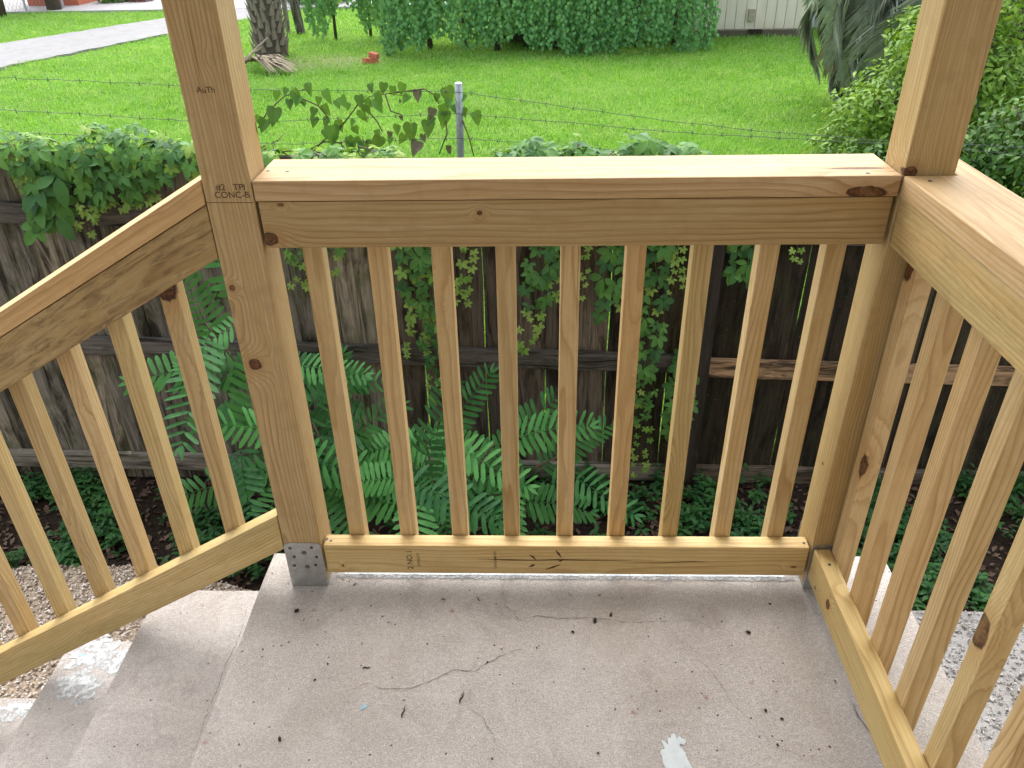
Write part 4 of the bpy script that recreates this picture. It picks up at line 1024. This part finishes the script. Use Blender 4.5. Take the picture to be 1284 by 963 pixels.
# broken brick
t = empty('brick_rubble', (-2.44, 13.8, G), 'small broken red brick pile alone on the lawn', 'brick')
M_brick = plain('red_brick', (.42, .13, .075), .9, 0, .3, 30., .01)
for (dx, dz, rz, s) in ((0, .05, .3, 1.), (-.10, .06, .9, .7), (.03, .15, -.4, .75)):
    M = Matrix.Translation((-2.44 + dx, 13.8, G + dz)) @ Matrix.Rotation(rz, 4, 'Z') @ Matrix.Rotation(.2, 4, 'Y')
    link('brick', box_mesh('brick', .21 * s, .11, .09, .008), M_brick, t, M)

def cloud(name, parent, centers, N, size, mat, seed, hang=False, aspect=.5, kind=None, n=2):
    """many single leaves on/in a set of ellipsoid lobes"""
    pr = np.array(leaflet_geo(1, aspect, droop=.3, n=n)[0]); F0 = np.array(leaflet_geo(1, aspect, n=n)[1]); r = np.random.default_rng(seed)
    wts = np.array([c[3] * c[4] * c[5] for c in centers]) ** .67; wts /= wts.sum()
    idx = r.choice(len(centers), N, p=wts); Cn = np.array(centers)[idx]
    dr = r.standard_normal((N, 3)); dr /= np.linalg.norm(dr, axis=1)[:, None]
    rad_ = (1 - .38 * r.random(N) ** 1.4)[:, None]
    pos = Cn[:, :3] + dr * Cn[:, 3:6] * rad_ + r.normal(0, .03, (N, 3))
    up = dr * .9 + np.array([0, 0, .7]) + r.normal(0, .45, (N, 3)); up /= np.linalg.norm(up, axis=1)[:, None]
    tip = r.normal(0, 1, (N, 3)) + dr * .8 + np.array([0, 0, -1.2 if hang else -.1]); tip -= up * (tip * up).sum(1)[:, None]; tip /= np.linalg.norm(tip, axis=1)[:, None]
    xs = np.cross(tip, up); s = size * r.uniform(.6, 1.3, N)
    Rm = np.stack([xs, tip, up], 1)
    V = np.einsum('vk,nkj->nvj', pr, Rm) * s[:, None, None] + pos[:, None]
    ok = pos[:, 2] > G + .02; V = V[ok]; m = len(V)
    F = (F0[None] + (np.arange(m) * len(pr))[:, None, None]).reshape(-1, 4)
    return link(name, npmesh(name, V.reshape(-1, 3), F, True), mat, parent)
def branches(parent, base, tips, r0, mat=M_bark, name='branch'):
    items = []
    for tp in tips:
        b = Vector(base) + Vector((U(-.1, .1), U(-.1, .1), 0)); tp = Vector(tp); mid = b.lerp(tp, .5) + Vector((U(-.12, .12), U(-.12, .12), U(0, .15)))
        items.append(([b, b.lerp(mid, .5), mid, mid.lerp(tp, .6), tp], [r0, r0 * .85, r0 * .65, r0 * .4, r0 * .15]))
    return link(name, tubes_mesh(name, items, 6), mat, parent)

# vine-draped hedge: trailing curtains
def curtain(name, parent, x0, x1, y0, y1, ztop, zbot, nst, mat, seed, lsz=.075):
    r = np.random.default_rng(seed); pr = np.array(leaflet_geo(1, .8, droop=.25, n=2)[0]); F0 = np.array(leaflet_geo(1, .8, n=2)[1]); out = []
    for k in range(nst):
        x = r.uniform(x0, x1); front = r.random() < .75; y = (y0 + r.normal(0, .10)) if front else r.uniform(y0, y1)
        zb = zbot(x) + abs(r.normal(0, .16)); zt = ztop - r.uniform(0, .3); wob_ = r.uniform(0, 6)
        n_ = int((zt - zb) / .042)
        for j in range(n_):
            z = zb + (zt - zb) * (j + r.random()) / n_
            p = np.array([x + .05 * math.sin(z * 5 + wob_) + r.normal(0, .035), y + r.normal(0, .05) + .22 * (max(0, z - .3)) ** 2, z])
            up = np.array([r.normal(0, .35), -1., .75 + r.normal(0, .35)]); up /= np.linalg.norm(up)
            tp = np.array([r.normal(0, .5), -.3, -1.]); tp -= up * tp.dot(up); tp /= np.linalg.norm(tp)
            Rm = np.stack([np.cross(tp, up), tp, up]); out.append(pr * (lsz * r.uniform(.65, 1.25)) @ Rm + p)
    out = np.array(out); m = len(out); F = (F0[None] + (np.arange(m) * len(pr))[:, None, None]).reshape(-1, 4)
    o = link(name, npmesh(name, out.reshape(-1, 3), F, True), mat, parent); o['kind'] = 'stuff'; return o
HG = empty('weeping_hedge', (.8, 15.3, G), 'long weeping hedge draped with trailing green strands across the lawn', 'hedge')
zb = lambda x: G + (.22 if -1.6 < x < .3 else .06) + .10 * math.sin(x * 3.1) + .05 * math.sin(x * 9)
curtain('foliage', HG, -2.35, 3.75, 14.55, 16.0, .75, zb, 390, M_hedge, 3, .085)
hd = cloud('crown', HG, [(x, 15.9, .30 + .2 * math.sin(x * 2), .8, .75, .65) for x in (-1.7, -.8, .1, 1., 1.9, 2.8)], 6500, .12, M_hedge, 5, True, .75); hd['kind'] = 'stuff'
for x, y in ((-1.55, 15.3), (-.25, 15.2), (.9, 15.3), (1.5, 15.2), (2.5, 15.2), (3.2, 15.3), (-.9, 15.7), (.3, 15.8)):
    link('trunk', tubes_mesh('trunk', [([(x, y, G - .1), (x + U(-.08, .08), y, G + .5), (x + U(-.2, .2), y + .2, .5)], [.06, .05, .035])], 7), M_bark, HG)
H2 = empty('weeping_tree', (-3.2, 16.9, G), 'small weeping tree with loose hanging leaves left of the long hedge', 'tree')
curtain('foliage', H2, -4.3, -2.3, 16.5, 17.6, .8, lambda x: G + .38 + .22 * math.sin(x * 5) + .1 * math.sin(x * 13), 95, M_hedge, 8, .085)
for x, y in ((-3.72, 16.6), (-3.05, 17.0), (-2.8, 17.0)):
    link('trunk', tubes_mesh('trunk', [([(x, y, G - .1), (x + .02, y, -.2), (x + .1, y + .1, .7)], [.035, .03, .025])], 7), M_bark, H2)

# bushes at right
SB = empty('leafy_bush', (4.45, 7.3, G), 'bright leaved bush left of the right post beyond the fence', 'bush')
branches(SB, (4.5, 7.3, G), [(3.9, 7.0, -.3), (4.3, 7.6, .1), (5.0, 7.4, .45), (4.9, 6.9, .2), (4.6, 7.1, .4), (4.2, 7.2, -.1), (5.2, 7.6, .6)], .03)
o = cloud('foliage', SB, [(4.05, 7.35, -.72, .52, .6, .42), (4.45, 7.4, -.45, .6, .6, .5), (4.95, 7.3, -.25, .6, .6, .6), (4.85, 7.5, .22, .40, .45, .34), (4.7, 7.9, .12, .38, .4, .3), (3.75, 7.2, -.92, .35, .4, .25), (5.4, 7.3, -.42, .5, .5, .5), (4.25, 7.2, .02, .16, .16, .30), (4.6, 7.0, .34, .14, .14, .28), (5.15, 7.2, .46, .2, .2, .3), (3.9, 7.0, -.45, .2, .2, .22)], 9500, .08, M_bush_l, 11, False, .42, n=3); o['kind'] = 'stuff'
SD = empty('leafy_bush', (5.2, 5.9, G), 'dark glossy bush behind the right post and side railing', 'bush')
branches(SD, (5.2, 6., G), [(4.7, 5.9, -.2), (5.3, 6.2, .2), (5.7, 6., .3), (5.5, 5.6, 0), (5., 5.6, -.3)], .03)
o = cloud('foliage', SD, [(4.55, 6.3, -.85, .6, .5, .4), (5.15, 6.0, -.62, .65, .6, .55), (5.8, 5.9, -.42, .6, .6, .6), (5.6, 5.4, -.8, .6, .5, .45), (3.95, 6.7, -1.0, .5, .4, .28), (5.1, 5.2, -.95, .5, .4, .35)], 10500, .075, M_bush_d, 13, False, .5, n=3); o['kind'] = 'stuff'

# drooping feather palm behind the bushes
def feather(seed, L=2.3):
    r = random.Random(seed); lst = []
    def rc(s): return Vector((0, L * (.75 * math.sin(s * 1.75)), L * (.42 * math.sin(s * 1.9) - .62 * s ** 2.2)))
    lst.append(tube_geo([rc(i / 10) for i in range(11)], [.022 - .0018 * i for i in range(11)], 5))
    for i in range(62):
        s = .2 + .8 * i / 61; p = rc(s); tg = (rc(min(1.02, s + .02)) - rc(s - .02)).normalized(); ln = .52 * math.sin(.45 + s * 2.2) * r.uniform(.85, 1.1)
        for sd_ in (-1, 1):
            dr = (Vector((sd_ * .75, 0, -.12)) + tg * .8 + Vector((0, 0, .25))).normalized(); k = dr.cross(Vector((0, 0, 1))).normalized() * .0125
            m_ = p + dr * ln * .5; tp = p + dr * ln + Vector((r.uniform(-.04, .04), 0, -.30 * ln))
            lst.append(([p - k * .6, p + k * .6, m_ + k, tp, m_ - k], [(0, 1, 2, 3, 4)]))
    return pyd('frond', *merge(lst))
PF = [feather(i) for i in range(3)]
for q in PF: q.materials.append(M_palm)
PFD = feather(7, 2.0); PFD.materials.append(M_palm_dead)
PP = empty('feather_palm', (6.1, 9.8, G), 'drooping grey green feather palm behind the bushes at the right', 'palm')
link('trunk', tubes_mesh('trunk', [([(5.95, 9.6, G - .1), (5.95, 9.6, .2), (5.95, 9.6, .65)], [.24, .21, .2])], 12), M_bark, PP)
for k in range(92):
    a = k * 2.39996; el = U(-.45, .45) if k <= 50 else U(-1.05, -.3)
    M = Matrix.Translation((5.95, 9.6, .45 + U(-.12, .15) - (.15 if k > 50 else 0))) @ Matrix.Rotation(a, 4, 'Z') @ Matrix.Rotation(el, 4, 'X') @ Matrix.Rotation(U(-.4, .4), 4, 'Y') @ Matrix.Scale(U(.9, 1.15), 4)
    link('frond', PFD if k % 9 == 8 else PF[k % 3], None, PP, M)

# sided house
HS = empty('house', (4.2, 16.3, G), 'cream house with vertical siding boards behind the hedge', 'house')
B = NB('cream_siding'); P = B.geo(); n_ = B.noise(B.vmath('MULTIPLY', P, (9, 9, 1.2)), 1., 5); zz = B.n('ShaderNodeSeparateXYZ', {0: P}).outputs[2]
c = B.mix(B.ramp(n_, [(.35, 0.), (.7, 1.)]), (.62, .56, .46, 1), (.72, .67, .57, 1))
dirt = B.math('MULTIPLY', B.ramp(B.math('ADD', B.math('ADD', zz, 1.12), B.math('MULTIPLY', B.noise(P, 6., 3), .25)), [(.15, 1.), (.45, 0.)]), .5)
B.color(B.mix(dirt, c, (.36, .27, .17, 1))); B.rough(.7); M_side = B.m
sb = box_mesh('siding_board', .192, .025, 2.75, .006)
for i in range(32):
    link('siding_board', sb, M_side, HS, Matrix.Translation((-.35 + i * .2, 16.25, .42)))
lumber('wall', HS, (2.85, 18.3, -1.25), (2.85, 18.3, 1.75), 6.5, 4.05, M_side, bev=.01)
lumber('corner_trim', HS, (6.09, 16.27, -1.1), (6.09, 16.27, 1.8), .08, .10, plain('trim_paint', (.30, .32, .34), .6))
lumber('foundation', HS, (2.85, 16.27, G - .2), (2.85, 16.27, G + .14), 6.4, .10, plain('foundation_dark', (.10, .085, .065), .9))
ob = lumber('outlet_box', HS, (4.86, 16.21, -.80), (4.86, 16.21, -.58), .13, .06, plain('box_plastic', (.36, .31, .24), .6))
lumber('vent', HS, (4.98, 16.205, G + .08), (4.98, 16.205, G + .16), .28, .04, M_post_dark)
M_roof = plain('roof_shingle', (.10, .095, .09), .9, 0, .3, 30.)
V = [(-.6, 15.9, 1.75), (6.3, 15.9, 1.75), (6.3, 18.3, 3.0), (-.6, 18.3, 3.0), (-.6, 20.7, 1.75), (6.3, 20.7, 1.75)]
link('roof', pyd('roof', V + [(a, b, c_ - .12) for a, b, c_ in V], [(0, 1, 2, 3), (3, 2, 5, 4), (7, 6, 9, 8), (8, 9, 10, 11), (0, 6, 7, 1), (4, 5, 11, 10), (0, 3, 9, 6), (3, 4, 10, 9), (1, 7, 8, 2), (2, 8, 11, 5)]), M_roof, HS)
S2 = empty('shed', (7.4, 17.2, G), 'pale blue grey shed wall behind the feather palm', 'shed')
M_sh = plain('shed_paint', (.46, .50, .53), .6, 0, .08)
for i in range(12): link('siding_board', box_mesh('siding_board', .19, .04, 2.6, .006), M_sh, S2, Matrix.Translation((6.35 + i * .2, 17.5, .15)))
lumber('roof', S2, (7.4, 17.2, 1.5), (7.4, 19.8, 1.7), 2.7, .1, M_roof); lumber('wall', S2, (7.4, 18.6, -1.2), (7.4, 18.6, 1.45), 2.3, 2.1, M_sh)

# chain-link fence, trunks and far pieces at upper left
CL = empty('chain_link_fence', (-13.5, 22.3, G), 'chain link fence along the far edge of the yard at upper left', 'fence')
A0, A1 = Vector((-16.5, 20.6, G)), Vector((-13.0, 23.2, G)); dv = (A1 - A0)
items = []
for i in range(46):
    for s in (0, 1):
        a, b = i / 46, (i + (6 if s else -6)) / 46
        if 0 <= b <= 1: items.append(([A0 + dv * a + Vector((0, 0, .05)), A0 + dv * b + Vector((0, 0, 1.2))], .004))
o = link('wire_mesh', tubes_mesh('wire_mesh', items, 3), M_pipe, CL); o['kind'] = 'stuff'
for s in (0, .28, .5, .78, 1.): link('post', tubes_mesh('post', [([A0 + dv * s + Vector((0, 0, -.1)), A0 + dv * s + Vector((0, 0, 1.3))], .032)], 8), plain('post_pale_metal', (.55, .62, .62), .5, .3), CL)
link('top_rail', tubes_mesh('top_rail', [([A0 + Vector((0, 0, 1.22)), A1 + Vector((0, 0, 1.22))], .022)], 8), M_pipe, CL)
def tree(name, base, stems, label, crown, N, lm, r0):
    t = empty(name, base, label, 'tree')
    its = []
    for tp in stems:
        b = Vector(base); its.append(([b + Vector((0, 0, -.1)), b.lerp(Vector(tp), .4) + Vector((U(-.05, .05), 0, 0)), Vector(tp)], [r0, r0 * .7, r0 * .45]))
    link('trunk', tubes_mesh('trunk', its, 8), M_bark, t)
    o = cloud('crown', t, crown, N, .16, lm, 17, True, .5); o['kind'] = 'stuff'
tree('small_tree', (-13.85, 21.6, G), [(-14.3, 21.7, 1.6), (-13.9, 21.6, 1.8), (-13.5, 21.7, 1.7)], 'several stemmed grey tree at the far upper left corner', [(-14.2, 21.7, 2.2, 1., 1., .7), (-13.5, 21.6, 2.4, .9, .9, .7)], 1500, M_bush_l, .10)
tree('dark_tree', (-13.02, 22.75, G), [(-13.0, 22.75, 1.4), (-13.2, 22.7, 2.)], 'thick dark tree trunk beside the chain link fence', [(-13.1, 22.7, 2.5, 1.1, 1.1, .8)], 1500, M_bush_d, .21)
BH = empty('brick_building', (-13.6, 26., G), 'orange red brick building corner glimpsed behind the dark trunk', 'building')
lumber('wall', BH, (-13.55, 25.2, G - .1), (-13.55, 25.2, 1.9), 1.5, 3., M_brick, bev=.01)
lumber('roof', BH, (-13.55, 25.2, 1.9), (-13.55, 25.2, 2.1), 1.8, 3.3, M_roof, bev=.01)
t = empty('signpost', (-12.88, 23.9, G), 'thin dark pole standing on the far grass at upper left', 'pole')
link('shaft', tubes_mesh('shaft', [([(-12.88, 23.9, G - .1), (-12.88, 23.9, 1.4)], .05)], 8), M_steel_d, t)
t = empty('low_shrub', (-12.1, 24.4, G), 'small dark green shrub on the far side of the driveway', 'shrub')
o = cloud('foliage', t, [(-12.1, 24.4, G + .18, .42, .35, .30)], 500, .12, M_bush_d, 31); o['kind'] = 'stuff'
branches(t, (-12.1, 24.4, G), [(-12.3, 24.4, G + .35), (-11.95, 24.3, G + .4)], .02)
t = empty('low_shrub', (-11.35, 24.6, G), 'small maroon leaved shrub on the far side of the driveway', 'shrub')
o = cloud('foliage', t, [(-11.35, 24.6, G + .2, .38, .35, .34)], 500, .12, leaf_mat('maroon_leaf', (.05, .012, .014, 1), (.13, .03, .03, 1), .15, .5), 33); o['kind'] = 'stuff'
branches(t, (-11.35, 24.6, G), [(-11.5, 24.6, G + .4), (-11.2, 24.5, G + .4)], .02)

# parked car on the street
def car(loc, rz):
    t = empty('parked_car', loc, 'dark car parked on the street beyond the palm with one wheel in view', 'car')
    Mt = Matrix.Translation(loc) @ Matrix.Rotation(rz, 4, 'Z')
    prof = [(-2.1, .35), (-2.12, .75), (-1.9, .92), (-1.35, 1.0), (-.75, 1.38), (.55, 1.40), (1.2, 1.0), (2.0, .85), (2.12, .6), (2.08, .32), (1.75, .26), (1.7, .5), (1.5, .64), (1.3, .64), (1.08, .5), (1.03, .26), (-1.03, .26), (-1.08, .5), (-1.3, .64), (-1.5, .64), (-1.7, .5), (-1.75, .26)]
    bm = bmesh.new(); A = [bm.verts.new((x, -.85 + (.14 if z > 1.1 else 0), z)) for x, z in prof]; Bq = [bm.verts.new((x, .85 - (.14 if z > 1.1 else 0), z)) for x, z in prof]
    bm.faces.new(A); bm.faces.new(Bq[::-1]); k = len(prof)
    for i in range(k): bm.faces.new((A[i], Bq[i], Bq[(i + 1) % k], A[(i + 1) % k]))
    bmesh.ops.recalc_face_normals(bm, faces=bm.faces); bmesh.ops.bevel(bm, geom=list(bm.edges), offset=.03, segments=2, affect='EDGES')
    me = bpy.data.meshes.new('body'); bm.to_mesh(me); bm.free()
    link('body', me, plain('dark_car_paint', (.035, .03, .035), .3), t, Mt)
    gl = plain('car_glass', (.02, .025, .03), .1)
    for sd_ in (-1, 1):
        link('window', pyd('window', [(-1.05, sd_ * .80, 1.05), (.95, sd_ * .80, 1.05), (.48, sd_ * .728, 1.34), (-.70, sd_ * .728, 1.34)], [(0, 1, 2, 3)]), gl, t, Mt)
        for x in (-1.4, 1.4):
            wv_, wf_ = tube_geo([(x, sd_ * .68, .31), (x, sd_ * .70, .31), (x, sd_ * .85, .31), (x, sd_ * .87, .31)], [.27, .31, .31, .27], 20)
            wh = link('wheel', pyd('wheel', wv_, wf_, True), plain('tyre_rubber', (.02, .02, .02), .9), t, Mt)
            link('rim', pyd('rim', *tube_geo([(x, sd_ * .872, .31), (x, sd_ * .885, .31)], [.19, .17], 16)), M_steel, wh, Mt)
        link('headlight', box_mesh('headlight', .06, .3, .12, .02), plain('lamp_lens', (.7, .7, .68), .2), t, Mt @ Matrix.Translation((2.07, sd_ * .6, .68)))
car((-6.4, 24.9, G + .06), rad(-62))
